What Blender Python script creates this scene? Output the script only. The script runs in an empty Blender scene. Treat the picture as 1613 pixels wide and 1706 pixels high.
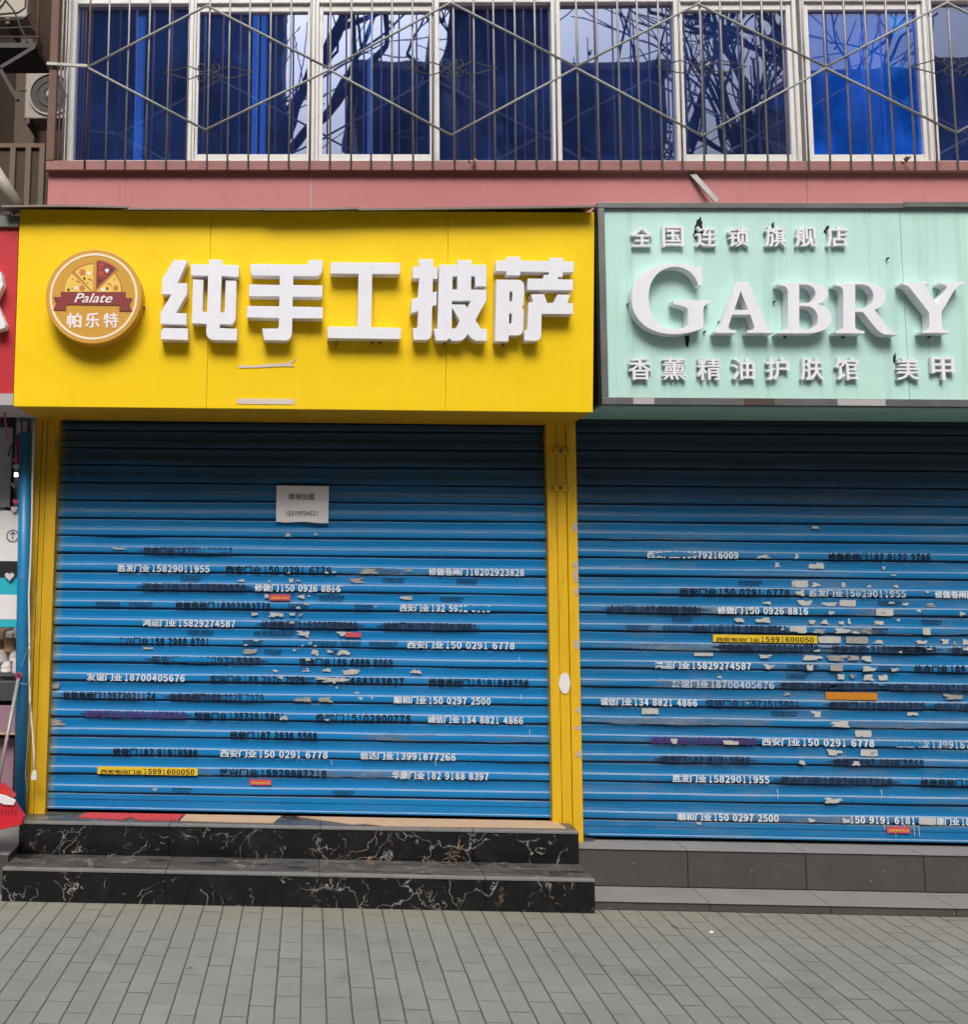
import bpy, bmesh, math, random, re
from mathutils import Vector, Matrix
R = math.radians
random.seed(7)
SC = bpy.context.scene
COL = SC.collection

# ------------------------------------------------------------------ camera
PW, PH, F = 1613.0, 1706.0, 1700.0
PPX, PPY = 470.0, 773.0
CAM = Vector((0.0, -5.88, 1.673))
vy = Vector((45.0, -184.0, -1700.0)).normalized()          # world +Y seen from the camera
vz = Vector((185.0, 15850.0, -1700.0)); vz = (vz - vy * vz.dot(vy)).normalized()
vx = vy.cross(vz)
ROT = Matrix((vx, vy, vz))                                  # camera axes -> world (rows are world axes)
cam_d = bpy.data.cameras.new('camera')
cam = bpy.data.objects.new('camera', cam_d); COL.objects.link(cam)
cam.matrix_world = Matrix.Translation(CAM) @ ROT.to_4x4()
cam_d.sensor_fit = 'HORIZONTAL'; cam_d.sensor_width = 36.0
cam_d.lens = F / PW * 36.0
cam_d.shift_x = (PW / 2 - PPX) / PW
cam_d.shift_y = -(PH / 2 - PPY) / PW
cam_d.clip_start = 0.05; cam_d.clip_end = 500
SC.camera = cam

# ------------------------------------------------------------------ light
SUN_EL, SUN_AZ = R(47), R(184)          # azimuth measured clockwise from +Y
w = bpy.data.worlds.new('World'); SC.world = w; w.use_nodes = True
nt = w.node_tree; nt.nodes.clear()
sky = nt.nodes.new('ShaderNodeTexSky'); sky.sky_type = 'NISHITA'; sky.sun_disc = False
sky.sun_elevation = SUN_EL; sky.sun_rotation = SUN_AZ; sky.dust_density = 4.0; sky.air_density = 1.0
hs = nt.nodes.new('ShaderNodeHueSaturation'); hs.inputs['Saturation'].default_value = 0.22
bg = nt.nodes.new('ShaderNodeBackground'); bg.inputs['Strength'].default_value = 0.06
wo = nt.nodes.new('ShaderNodeOutputWorld')
nt.links.new(sky.outputs[0], hs.inputs['Color']); tcw = nt.nodes.new('ShaderNodeTexCoord'); sz = nt.nodes.new('ShaderNodeSeparateXYZ'); nt.links.new(tcw.outputs['Generated'], sz.inputs[0])
cie = nt.nodes.new('ShaderNodeMapRange'); cie.inputs['From Min'].default_value = 0.03; cie.inputs['From Max'].default_value = 1.0   # overcast sky: zenith three times the horizon
cie.inputs['To Min'].default_value = .08; cie.inputs['To Max'].default_value = 2.9
mm_ = nt.nodes.new('ShaderNodeMix'); mm_.data_type = 'RGBA'; mm_.blend_type = 'MULTIPLY'; mm_.inputs[0].default_value = 1
nt.links.new(hs.outputs[0], mm_.inputs[6]); pw_ = nt.nodes.new('ShaderNodeMath'); pw_.operation = 'POWER'; pw_.inputs[1].default_value = 1.5; nt.links.new(sz.outputs[2], pw_.inputs[0]); pw_.use_clamp = True
nt.links.new(pw_.outputs[0], cie.inputs['Value']); nt.links.new(cie.outputs[0], mm_.inputs[7]); nt.links.new(mm_.outputs[2], bg.inputs[0]); nt.links.new(bg.outputs[0], wo.inputs[0])
sd = bpy.data.lights.new('sun', 'SUN'); sd.energy = 1.5; sd.angle = R(27); sd.color = (1, .97, .93)
so = bpy.data.objects.new('sun', sd); COL.objects.link(so)
sdir = Vector((math.sin(SUN_AZ) * math.cos(SUN_EL), math.cos(SUN_AZ) * math.cos(SUN_EL), math.sin(SUN_EL)))
so.rotation_euler = sdir.to_track_quat('Z', 'Y').to_euler(); so.location = (0, -8, 12)
SC.view_settings.view_transform = 'Standard'; SC.view_settings.look = 'None'
SC.view_settings.exposure = 1.12; SC.view_settings.gamma = 1

# ------------------------------------------------------------------ helpers
def at(px, py, Y=0.0):
    """The world X and Z of a photograph point on the vertical plane at depth Y."""
    d = Vector((px - PPX, -(py - PPY), -F))
    d = ROT @ d
    t = (Y - CAM.y) / d.y
    p = CAM + d * t
    return p.x, p.z

def lin(c):
    return tuple(((v / 255.0) / 12.92 if v / 255.0 < .04045 else ((v / 255.0 + .055) / 1.055) ** 2.4) for v in c)

class MB:
    def __init__(s): s.v, s.f = [], []
    def add(s, vs, fs):
        o = len(s.v); s.v += [tuple(q) for q in vs]; s.f += [tuple(i + o for i in q) for q in fs]; return s
    def box(s, x0, x1, y0, y1, z0, z1):
        return s.add([(x0,y0,z0),(x1,y0,z0),(x1,y1,z0),(x0,y1,z0),(x0,y0,z1),(x1,y0,z1),(x1,y1,z1),(x0,y1,z1)],
                     [(0,1,5,4),(1,2,6,5),(2,3,7,6),(3,0,4,7),(4,5,6,7),(3,2,1,0)])
    def prism(s, poly, y0, y1):
        """poly: XZ points; simple (convex or n-gon) outline; y0 is the front"""
        n = len(poly)
        a = sum(poly[i][0]*poly[(i+1)%n][1]-poly[(i+1)%n][0]*poly[i][1] for i in range(n))
        if a < 0: poly = poly[::-1]
        return s.add([(x,y0,z) for x,z in poly]+[(x,y1,z) for x,z in poly],
                     [tuple(range(n)), tuple(range(2*n-1,n-1,-1))]+[(i,i+n,(i+1)%n+n,(i+1)%n) for i in range(n)])
    def tube(s, pts, r, n=8, r2=None, cap=True):
        pts = [Vector(p) for p in pts]; m = len(pts); vs = []
        ref = None
        for i, p in enumerate(pts):
            t = (pts[min(i+1,m-1)] - pts[max(i-1,0)]).normalized()
            if ref is None:
                ref = t.orthogonal().normalized()
            ref = (ref - t*ref.dot(t))
            ref = ref.normalized() if ref.length > 1e-6 else t.orthogonal().normalized()
            b = t.cross(ref)
            rr = r if r2 is None else r + (r2-r)*i/max(1,m-1)
            for k in range(n):
                a = 2*math.pi*k/n
                vs.append(p + ref*math.cos(a)*rr + b*math.sin(a)*rr)
        fs = [(i*n+k, i*n+(k+1)%n, (i+1)*n+(k+1)%n, (i+1)*n+k) for i in range(m-1) for k in range(n)]
        if cap: fs += [tuple(range(n-1,-1,-1)), tuple((m-1)*n+k for k in range(n))]
        return s.add(vs, fs)
    def bar(s, p, q, w2, h2):
        """square section bar between two points (half sizes: along X/side and depth)"""
        p, q = Vector(p), Vector(q); t = (q-p).normalized()
        sd_ = t.cross(Vector((0,1,0))); sd_ = sd_.normalized() if sd_.length > 1e-5 else Vector((1,0,0))
        u = sd_.cross(t).normalized()
        vs = [e + sd_*a*w2 + u*b*h2 for e in (p,q) for a,b in ((-1,-1),(1,-1),(1,1),(-1,1))]
        return s.add(vs, [(0,1,5,4),(1,2,6,5),(2,3,7,6),(3,0,4,7),(3,2,1,0),(4,5,6,7)])
    def disc(s, cx, cz, r, y0, y1, n=64):
        return s.prism([(cx+r*math.cos(2*math.pi*k/n), cz+r*math.sin(2*math.pi*k/n)) for k in range(n)], y0, y1)
    def ring(s, cx, cz, r0, r1, y0, y1, n=64):
        vs = []
        for k in range(n):
            a = 2*math.pi*k/n; c, d = math.cos(a), math.sin(a)
            vs += [(cx+r0*c,y0,cz+r0*d),(cx+r1*c,y0,cz+r1*d),(cx+r1*c,y1,cz+r1*d),(cx+r0*c,y1,cz+r0*d)]
        fs = []
        for k in range(n):
            a, b = 4*k, 4*((k+1)%n)
            for j in range(4): fs.append((a+j, a+(j+1)%4, b+(j+1)%4, b+j))
        return s.add(vs, fs)
    def mesh(s, name):
        me = bpy.data.meshes.new(name); me.from_pydata(s.v, [], s.f); me.update()
        bm = bmesh.new(); bm.from_mesh(me); bmesh.ops.recalc_face_normals(bm, faces=bm.faces); bm.to_mesh(me); bm.free()
        return me

def tag(o, label=None, cat=None, group=None, kind=None):
    if label: o['label'] = label
    if cat: o['category'] = cat
    if group: o['group'] = group
    if kind: o['kind'] = kind
    return o
def obj(name, mb, m, parent=None, bevel=0, smooth=False):
    me = mb.mesh(name) if isinstance(mb, MB) else mb
    me.materials.clear(); me.materials.append(m)
    o = bpy.data.objects.new(name, me); COL.objects.link(o)
    if parent is not None:
        o.parent = parent
        if parent.type == 'EMPTY': o.matrix_parent_inverse = Matrix.Translation(-Vector(parent.location))
    if bevel:
        b = o.modifiers.new('bevel', 'BEVEL'); b.width = bevel; b.segments = 2; b.limit_method = 'ANGLE'; b.angle_limit = R(40)
    if smooth:
        for p in me.polygons: p.use_smooth = True
    return o
def thing(name, label, cat, loc=(0,0,0), group=None):
    o = bpy.data.objects.new(name, None); COL.objects.link(o); o.location = loc; o.empty_display_size = .1
    return tag(o, label, cat, group)
def single(name, mb, m, label, cat, group=None, **k):
    return tag(obj(name, mb, m, None, **k), label, cat, group)

DG = None
def curve_to_mesh(cu, name):
    o = bpy.data.objects.new(name, cu); COL.objects.link(o)
    dg = bpy.context.evaluated_depsgraph_get(); dg.update()
    me = bpy.data.meshes.new_from_object(o.evaluated_get(dg))
    bpy.data.objects.remove(o); bpy.data.curves.remove(cu)
    for p in me.polygons: p.use_smooth = False
    me.name = name
    return me

def flatten(path):
    """SVG-like 'M x y L x y C ... Q ... Z' -> list of closed polylines"""
    tk = re.findall(r'[MLCQZ]|-?\d+\.?\d*', path); i = 0; out = []; cur = None; cmd = None
    def num():
        nonlocal i
        v = float(tk[i]); i += 1; return v
    while i < len(tk):
        if tk[i] in 'MLCQZ': cmd = tk[i]; i += 1
        if cmd == 'M': cur = [(num(), num())]; out.append(cur); cmd = 'L'
        elif cmd == 'L': cur.append((num(), num()))
        elif cmd == 'C':
            p0 = cur[-1]; a = (num(),num()); b = (num(),num()); c = (num(),num())
            for k in range(1, 11):
                t = k/10; u = 1-t
                cur.append(tuple(u**3*p0[j]+3*u*u*t*a[j]+3*u*t*t*b[j]+t**3*c[j] for j in (0,1)))
        elif cmd == 'Z': pass
    return out

def outline_mesh(name, loops, yfront, yback, bevel=0.0):
    """loops of XZ points (holes included) -> solid between the two depths"""
    cu = bpy.data.curves.new(name, 'CURVE'); cu.dimensions = '2D'; cu.fill_mode = 'BOTH'
    cu.extrude = (yback-yfront)/2 - bevel
    cu.bevel_depth = bevel; cu.bevel_resolution = 1; cu.offset = -bevel
    for lp in loops:
        sp = cu.splines.new('POLY'); sp.points.add(len(lp)-1)
        for p, (x, z) in zip(sp.points, lp): p.co = (x, z, 0, 1)
        sp.use_cyclic_u = True
    me = curve_to_mesh(cu, name)
    ym = (yfront+yback)/2
    for v in me.vertices: v.co = (v.co.x, ym - v.co.z, v.co.y)
    bm = bmesh.new(); bm.from_mesh(me); bmesh.ops.remove_doubles(bm, verts=bm.verts, dist=1e-5)
    bmesh.ops.recalc_face_normals(bm, faces=bm.faces); bm.to_mesh(me); bm.free()
    return me

def traced(name, path, ox, oy, sc, yfront, yback, bevel=0.0):
    loops = [[at(ox+x/sc, oy+y/sc, yfront) for x, y in lp] for lp in flatten(path)]
    return outline_mesh(name, loops, yfront, yback, bevel)

GLYPH = {}
def text_mesh(name, body, x0, x1, zc, h, yfront, thick=0.0, weight=0.0, shear=0.0, keep=False, rot=0.0):
    """text filling x0..x1 (width squeezed to fit) and h high round zc on the plane yfront"""
    key = (body, weight, shear, bool(thick))
    if key not in GLYPH:
        cu = bpy.data.curves.new(name, 'FONT'); cu.body = body; cu.shear = shear
        cu.resolution_u = 3
        cu.extrude = 0.5 if thick else 0.0
        g0 = curve_to_mesh(cu, 'glyph')
        if weight:
            mb = MB()
            for q_, (dx, dy) in enumerate(((0,0),(-1,0),(1,0),(0,.6),(0,-.6),(.7,.5),(-.7,-.5))):
                mb.add([(v.co.x+dx*weight, v.co.y+dy*weight, v.co.z*(1-.012*q_) if thick else -.00008*q_) for v in g0.vertices], [tuple(p.vertices) for p in g0.polygons])
            bpy.data.meshes.remove(g0); g0 = bpy.data.meshes.new('glyph'); g0.from_pydata(mb.v, [], mb.f); g0.update()
        GLYPH[key] = g0
    me = GLYPH[key].copy(); me.name = name
    xs = [v.co.x for v in me.vertices]; ys = [v.co.y for v in me.vertices]
    bx0, bx1, by0, by1 = min(xs), max(xs), min(ys), max(ys)
    sz = h/(by1-by0); sx = sz if keep else (x1-x0)/(bx1-bx0)
    xm, ymid = (x0+x1)/2, (by0+by1)/2
    for v in me.vertices:
        x = xm + (v.co.x-(bx0+bx1)/2)*sx; z = zc + (v.co.y-ymid)*sz + rot*(x-xm)
        v.co = (x, yfront + (thick*(0.5 - v.co.z) if thick else -v.co.z), z)
    return me

# ------------------------------------------------------------------ materials
def mat(name, rough=.6, spec=.4):
    m = bpy.data.materials.new(name); m.use_nodes = True
    b = m.node_tree.nodes['Principled BSDF']
    b.inputs['Roughness'].default_value = rough
    b.inputs['Specular IOR Level'].default_value = spec
    return m, m.node_tree, b
def N(t, typ, **k):
    n = t.nodes.new(typ)
    for a, v in k.items():
        if a in n.inputs: n.inputs[a].default_value = v
        else: setattr(n, a, v)
    return n
def coords(t, scale=(1,1,1), kind='Object'):
    tc = N(t, 'ShaderNodeTexCoord'); mp = N(t, 'ShaderNodeMapping'); mp.inputs['Scale'].default_value = scale
    t.links.new(tc.outputs[kind], mp.inputs['Vector']); return mp.outputs['Vector']
def noise(t, vec, scale, detail=5, rough=.6, dist=0.0):
    n = N(t, 'ShaderNodeTexNoise'); n.inputs['Scale'].default_value = scale; n.inputs['Detail'].default_value = detail
    n.inputs['Roughness'].default_value = rough; n.inputs['Distortion'].default_value = dist
    t.links.new(vec, n.inputs['Vector']); return n.outputs['Fac']
def ramp(t, fac, a, b, ca=(0,0,0,1), cb=(1,1,1,1)):
    r = N(t, 'ShaderNodeValToRGB'); e = r.color_ramp.elements
    e[0].position = a; e[0].color = ca; e[1].position = b; e[1].color = cb
    t.links.new(fac, r.inputs[0]); return r.outputs[0]
def mix(t, fac, a, b, mode='MIX'):
    m = N(t, 'ShaderNodeMix', data_type='RGBA', blend_type=mode)
    for s, v in ((m.inputs[0], fac), (m.inputs[6], a), (m.inputs[7], b)):
        if isinstance(v, (int, float)): s.default_value = v
        elif isinstance(v, tuple): s.default_value = (*v[:3], 1)
        else: t.links.new(v, s)
    return m.outputs[2]
def math_(t, op, a, b=0.0, c=None):
    m = N(t, 'ShaderNodeMath', operation=op)
    for s, v in zip(m.inputs, (a, b) if c is None else (a, b, c)):
        if isinstance(v, (int, float)): s.default_value = v
        else: t.links.new(v, s)
    return m.outputs[0]
def bump(t, b, h, strength=.3, dist=.01):
    n = N(t, 'ShaderNodeBump'); n.inputs['Strength'].default_value = strength; n.inputs['Distance'].default_value = dist
    t.links.new(h, n.inputs['Height']); t.links.new(n.outputs[0], b.inputs['Normal'])

def worn(name, col, dirt=(.12,.1,.08), amount=.35, rough=.55, spec=.4, scale=3, stretch=(1,1,1), var=.12, metallic=0.0, bumpy=.05):
    """paint/metal/plastic with large scale tone drift, grime patches and fine speckle"""
    m, t, b = mat(name, rough, spec)
    v = coords(t, stretch)
    big = noise(t, v, scale, 6, .65); fine = noise(t, v, scale*14, 4, .7)
    c0 = mix(t, big, tuple(x*(1-var) for x in col), tuple(min(1, x*(1+var)) for x in col))
    g = ramp(t, math_(t, 'MULTIPLY', noise(t, v, scale*1.7, 8, .7, .4), 1.0), .56, .80)
    gm = math_(t, 'MULTIPLY', g, amount)
    c1 = mix(t, gm, c0, dirt)
    sp = ramp(t, fine, .66, .74); c2 = mix(t, math_(t, 'MULTIPLY', sp, amount*.5), c1, dirt)
    t.links.new(c2, b.inputs['Base Color'])
    rr = math_(t, 'ADD', math_(t, 'MULTIPLY', fine, .18), rough-.09); t.links.new(rr, b.inputs['Roughness'])
    b.inputs['Metallic'].default_value = metallic
    if bumpy: bump(t, b, fine, bumpy, .004)
    return m

M = {}
def sign_panel(name, col, dirt, amount, streak=9.0):
    """painted aluminium cladding with fine vertical ribs and rain streaks"""
    m, t, b = mat(name, .45, .22)
    v = coords(t)
    st = noise(t, coords(t, (streak,1,.35)), 2.2, 6, .65)
    c = mix(t, noise(t, v, 1.3, 4), tuple(x*.94 for x in col), tuple(min(1,x*1.04) for x in col))
    c = mix(t, math_(t, 'MULTIPLY', ramp(t, st, .52, .78), amount), c, dirt)
    c = mix(t, math_(t, 'MULTIPLY', ramp(t, noise(t, v, 38, 5, .75), .69, .73), amount*1.3), c, tuple(x*.35 for x in dirt))
    t.links.new(c, b.inputs['Base Color'])
    wv = N(t, 'ShaderNodeTexWave', wave_type='BANDS', bands_direction='X'); wv.inputs['Scale'].default_value = 21
    t.links.new(v, wv.inputs['Vector']); bump(t, b, math_(t, 'ADD', math_(t, 'MULTIPLY', wv.outputs['Fac'], .15), math_(t, 'MULTIPLY', noise(t, v, 2.6, 2), 9.0)), .22, .004)
    return m
M['yellow'] = sign_panel('yellow_cladding', (.90,.59,.006), (.55,.33,.02), .09)
M['mint'] = sign_panel('mint_cladding', (.49,.73,.645), (.20,.32,.28), .35)
M['white'] = worn('white_acrylic', (.80,.79,.84), (.45,.42,.40), .22, .3, .5, 4, (6,1,1), .04, bumpy=0)
M['white_side'] = worn('white_return', (.72,.71,.75), (.4,.38,.36), .3, .4, .4, 5, bumpy=0)
M['white_frame'] = worn('white_window_frame', (.68,.67,.64), (.30,.27,.23), .75, .45, .4, 4, (1,1,.6), .1)
M['pink'] = None
def pink_mat():
    m, t, b = mat('pink_render', .85, .2)
    v = coords(t)
    c = mix(t, noise(t, v, 1.2, 6, .6), (.46,.17,.17), (.56,.24,.235))
    st = noise(t, coords(t, (5,1,.3)), 2.0, 7, .7)
    c = mix(t, math_(t, 'MULTIPLY', ramp(t, st, .57, .8), .55), c, (.25,.12,.10))
    c = mix(t, math_(t, 'MULTIPLY', ramp(t, noise(t, v, 25, 6, .8), .62, .72), .35), c, (.22,.12,.10))
    t.links.new(c, b.inputs['Base Color']); bump(t, b, noise(t, v, 60, 6), .25, .004)
    return m
M['pink'] = pink_mat()
M['pink_iron'] = worn('pink_painted_iron', (.30,.14,.125), (.12,.07,.05), .6, .65, .3, 8, (1,1,1), .25)
M['rust'] = worn('rusted_iron', (.15,.085,.06), (.05,.03,.02), .5, .7, .3, 14, (1,1,1), .4)
M['galv'] = worn('galvanised_bar', (.34,.325,.31), (.19,.14,.11), .8, .5, .4, 10, (1,1,1), .3, .35)
M['rod'] = worn('pale_steel_rod', (.30,.30,.285), (.16,.12,.09), .6, .6, .3, 12)
M['darkiron'] = worn('dark_wrought_iron', (.05,.045,.045), (.10,.06,.04), .5, .6, .3, 14)
M['brown'] = worn('brown_flashing', (.075,.05,.036), (.05,.04,.03), .6, .5, .4, 4, (1,1,1), .25)
M['steel'] = worn('grey_stainless_trim', (.20,.20,.19), (.10,.08,.07), .6, .38, .5, 5, (1,1,1), .45, .5)
M['black'] = worn('black_gap', (.012,.012,.012), (.03,.03,.03), .3, .8, .2)
M['ypost'] = worn('yellow_painted_steel', (.72,.42,.012), (.22,.12,.02), .65, .45, .4, 3.0, (2.5,1,.6), .16)
M['ypostgrime'] = worn('grimy_yellow_steel', (.62,.36,.012), (.07,.06,.018), .95, .55, .35, 2.6, (3,1,.5), .25)
M['chip'] = worn('bare_grey_primer', (.42,.38,.38), (.3,.27,.25), .3, .8)
M['bluepost'] = worn('blue_painted_pipe', (.01,.19,.40), (.25,.22,.2), .45, .4, .5, 5)
M['red'] = worn('red_sign_acrylic', (.50,.035,.045), (.25,.02,.02), .25, .35, .5, 2)
M['cord'] = worn('white_cable_sheath', (.72,.70,.64), (.3,.28,.24), .4, .5)
M['cardboard'] = worn('flattened_cardboard', (.50,.34,.22), (.30,.22,.15), .4, .9, .1, 4)
M['redmat'] = worn('red_felt_mat', (.50,.06,.065), (.25,.05,.05), .4, .95, .1, 5)
M['redplastic'] = worn('red_plastic', (.62,.02,.03), (.3,.03,.03), .2, .3, .5)
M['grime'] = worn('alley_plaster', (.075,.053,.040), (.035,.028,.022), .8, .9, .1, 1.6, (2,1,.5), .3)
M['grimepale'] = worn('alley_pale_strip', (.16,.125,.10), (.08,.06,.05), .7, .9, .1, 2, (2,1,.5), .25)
M['acwhite'] = worn('aged_ac_casing', (.34,.30,.25), (.2,.16,.12), .6, .5, .4, 5)
M['acdark'] = worn('ac_grille_dark', (.05,.04,.035), (.09,.06,.05), .4, .6)
M['paper'] = worn('white_paper', (.74,.70,.70), (.6,.56,.55), .3, .85, .2, 4, var=.05)
M['ink'] = worn('grey_ink', (.09,.08,.085), (.2,.19,.19), .3, .8)
M['cyan'] = worn('cyan_card', (.03,.42,.52), (.03,.3,.4), .2, .4)
M['purple'] = worn('mauve_counter', (.30,.17,.22), (.18,.1,.12), .4, .6)
M['ribbon'] = worn('dark_red_ribbon', (.28,.012,.04), (.12,.01,.02), .3, .6)
M['pinkheart'] = worn('pink_heart', (.60,.08,.14), (.4,.05,.08), .2, .6)
M['whiteheart'] = worn('pale_heart', (.62,.56,.54), (.4,.36,.34), .2, .6)
M['darkshop'] = worn('shop_dark_board', (.06,.062,.068), (.1,.1,.1), .3, .5)
M['greyshop'] = worn('shop_pale_board', (.36,.39,.40), (.22,.24,.25), .4, .5)
M['stickeryellow'] = worn('gold_sticker', (.75,.50,.03), (.35,.2,.01), .35, .3, .6, 12)
M['stickerorange'] = worn('orange_sticker', (.52,.20,.02), (.35,.06,.01), .7, .3, .6, 26, (1,1,.1))
M['stickerred'] = worn('red_sticker', (.55,.07,.10), (.55,.3,.25), .5, .6, .3, 20)
M['tape'] = worn('yellowed_tape', (.66,.56,.47), (.5,.38,.2), .5, .5, .4, 7)
M['leaf'] = worn('dry_leaf', (.20,.11,.05), (.1,.06,.03), .4, .8)
M['wood'] = worn('curtain_cloth', (.35,.4,.5), (.2,.22,.3), .3, .9, .1, 3)
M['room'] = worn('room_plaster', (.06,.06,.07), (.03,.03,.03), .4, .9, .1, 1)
M['bark'] = worn('plane_tree_bark', (.07,.055,.045), (.03,.025,.02), .6, .9, .1, 3)
M['hub'] = worn('pale_plastic', (.6,.55,.5), (.3,.27,.22), .4)

def glass_mat(name, tint, body, refl=.42, film=.40):
    m = bpy.data.materials.new(name); m.use_nodes = True; t = m.node_tree
    t.nodes.remove(t.nodes['Principled BSDF']); out = t.nodes['Material Output']
    tr = N(t, 'ShaderNodeBsdfTransparent'); tr.inputs['Color'].default_value = (*tint, 1)
    df = N(t, 'ShaderNodeBsdfDiffuse')
    v = coords(t)
    dc = mix(t, ramp(t, noise(t, v, 1.5, 6, .62, .6), .40, .66), tuple(x*.45 for x in body), body)
    dc = mix(t, math_(t, 'MULTIPLY', ramp(t, noise(t, v, 2.4, 4, .5), .60, .74), .8), dc, (body[0]*1.8, min(1, body[1]*2.6), min(1, body[2]*2.4)))
    dc = mix(t, math_(t, 'MULTIPLY', ramp(t, noise(t, coords(t, (3,1,.4)), 3, 7, .7), .5, .8), .18), dc, (.30,.31,.33))
    t.links.new(dc, df.inputs['Color'])
    gl = N(t, 'ShaderNodeBsdfGlossy'); gl.inputs['Roughness'].default_value = .012; gl.inputs['Color'].default_value = (.66,.74,1.0,1)
    wob = N(t, 'ShaderNodeBump'); wob.inputs['Strength'].default_value = .06; wob.inputs['Distance'].default_value = .02
    t.links.new(noise(t, v, 1.6, 2), wob.inputs['Height']); t.links.new(wob.outputs[0], gl.inputs['Normal'])
    a = N(t, 'ShaderNodeMixShader'); a.inputs[0].default_value = film
    t.links.new(tr.outputs[0], a.inputs[1]); t.links.new(df.outputs[0], a.inputs[2])
    b = N(t, 'ShaderNodeMixShader'); b.inputs[0].default_value = refl
    t.links.new(a.outputs[0], b.inputs[1]); t.links.new(gl.outputs[0], b.inputs[2]); t.links.new(b.outputs[0], out.inputs[0])
    return m
M['glass'] = glass_mat('blue_tinted_glass', (.10,.22,.75), (.032,.095,.42))
M['glassbright'] = glass_mat('bright_blue_film_glass', (.05,.2,.9), (.006,.125,.80), .26, .85)
M['shopglass'] = glass_mat('clear_shop_glass', (.85,.9,.9), (.2,.22,.22), .12)

def shutter_mat(name, col, dusty, overspray=None, soot=(.023,.023,.025)):
    """blue slat paint: dust settles on faces that look up, scuffs run along the slats"""
    m, t, b = mat(name, .42, .45)
    v = coords(t)
    along = noise(t, coords(t, (.6,1,14)), 2.0, 6, .65)
    c = mix(t, noise(t, v, 1.1, 5), tuple(x*.86 for x in col), tuple(x*1.10 for x in col))
    c = mix(t, math_(t, 'MULTIPLY', ramp(t, along, .5, .72), dusty), c, (.17,.22,.27))
    pat = noise(t, coords(t, (.8,1,2.2)), 2.4, 7, .7)
    c = mix(t, math_(t, 'MULTIPLY', ramp(t, pat, .55, .75), dusty*.8), c, (.22,.21,.20))
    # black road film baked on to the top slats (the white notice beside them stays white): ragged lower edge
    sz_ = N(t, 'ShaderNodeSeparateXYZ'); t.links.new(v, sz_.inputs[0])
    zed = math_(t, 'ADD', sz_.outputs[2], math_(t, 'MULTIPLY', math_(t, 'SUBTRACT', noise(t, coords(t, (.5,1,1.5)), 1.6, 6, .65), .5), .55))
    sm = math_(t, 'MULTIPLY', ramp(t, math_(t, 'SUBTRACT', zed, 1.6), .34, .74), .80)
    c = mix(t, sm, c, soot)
    g = N(t, 'ShaderNodeNewGeometry'); sx = N(t, 'ShaderNodeSeparateXYZ'); t.links.new(g.outputs['Normal'], sx.inputs[0])
    up = math_(t, 'MULTIPLY', ramp(t, sx.outputs[2], .25, .6), math_(t, 'SUBTRACT', 1.0, math_(t, 'MULTIPLY', sm, .8)))
    upf = math_(t, 'MULTIPLY', up, math_(t, 'ADD', math_(t, 'MULTIPLY', noise(t, coords(t, (2,1,1)), 3, 6, .7), .9), .02))
    c = mix(t, upf, c, (.42,.41,.39))
    sc_ = noise(t, coords(t, (3,1,30)), 6, 8, .75); c = mix(t, math_(t, 'MULTIPLY', ramp(t, sc_, .66, .70), .5), c, (.38,.42,.46))
    gr_ = noise(t, coords(t, (.35,1,9)), 5, 8, .8); c = mix(t, math_(t, 'MULTIPLY', ramp(t, gr_, .56, .70), .45), c, (.05,.045,.04))
    spk = noise(t, v, 55, 3, .6); c = mix(t, ramp(t, spk, .735, .745), c, (.45,.46,.46))
    if overspray is not None:
        so_ = N(t, 'ShaderNodeSeparateXYZ'); t.links.new(v, so_.inputs[0])
        e = math_(t, 'SUBTRACT', so_.outputs[0], overspray)
        e = math_(t, 'ADD', e, math_(t, 'MULTIPLY', noise(t, v, 7, 4), .06))
        c = mix(t, math_(t, 'MULTIPLY', ramp(t, e, .035, .12, (1,1,1,1), (0,0,0,1)), .85), c, (.36,.30,.02))
    t.links.new(c, b.inputs['Base Color'])
    t.links.new(math_(t, 'ADD', math_(t, 'MULTIPLY', along, .25), .26), b.inputs['Roughness'])
    bump(t, b, noise(t, coords(t, (1,1,3)), 9, 5), .06, .01)
    return m

def painted(name, col, fade):
    """stencilled paint that has chipped away in spots (the slat shows through)"""
    m = bpy.data.materials.new(name); m.use_nodes = True; t = m.node_tree
    b = t.nodes['Principled BSDF']; out = t.nodes['Material Output']
    b.inputs['Roughness'].default_value = .7; b.inputs['Specular IOR Level'].default_value = .12
    v = coords(t)
    t.links.new(mix(t, noise(t, v, 30, 4), tuple(x*.8 for x in col), col), b.inputs['Base Color'])
    tr = N(t, 'ShaderNodeBsdfTransparent'); mx = N(t, 'ShaderNodeMixShader')
    h = noise(t, coords(t, (1,1,1.6)), 20, 7, .75)
    t.links.new(ramp(t, h, fade-.05, fade+.05, (1,1,1,1), (0,0,0,1)), mx.inputs[0])
    t.links.new(tr.outputs[0], mx.inputs[1]); t.links.new(b.outputs[0], mx.inputs[2]); t.links.new(mx.outputs[0], out.inputs[0])
    return m
M['pw'] = painted('white_stencil_paint', (.72,.76,.80), .665)
M['pwf'] = painted('faded_white_stencil_paint', (.50,.58,.66), .585)
M['pk'] = painted('black_stencil_paint', (.012,.013,.02), .655)
M['pkf'] = painted('faded_black_stencil_paint', (.02,.03,.06), .575)
M['stickerwhite'] = painted('torn_sticker_paper', (.52,.51,.48), .625)
M['stickergrey'] = painted('stained_sticker_paper', (.34,.33,.31), .60)
M['pp'] = painted('purple_stencil_paint', (.10,.04,.22), .60)

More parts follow.
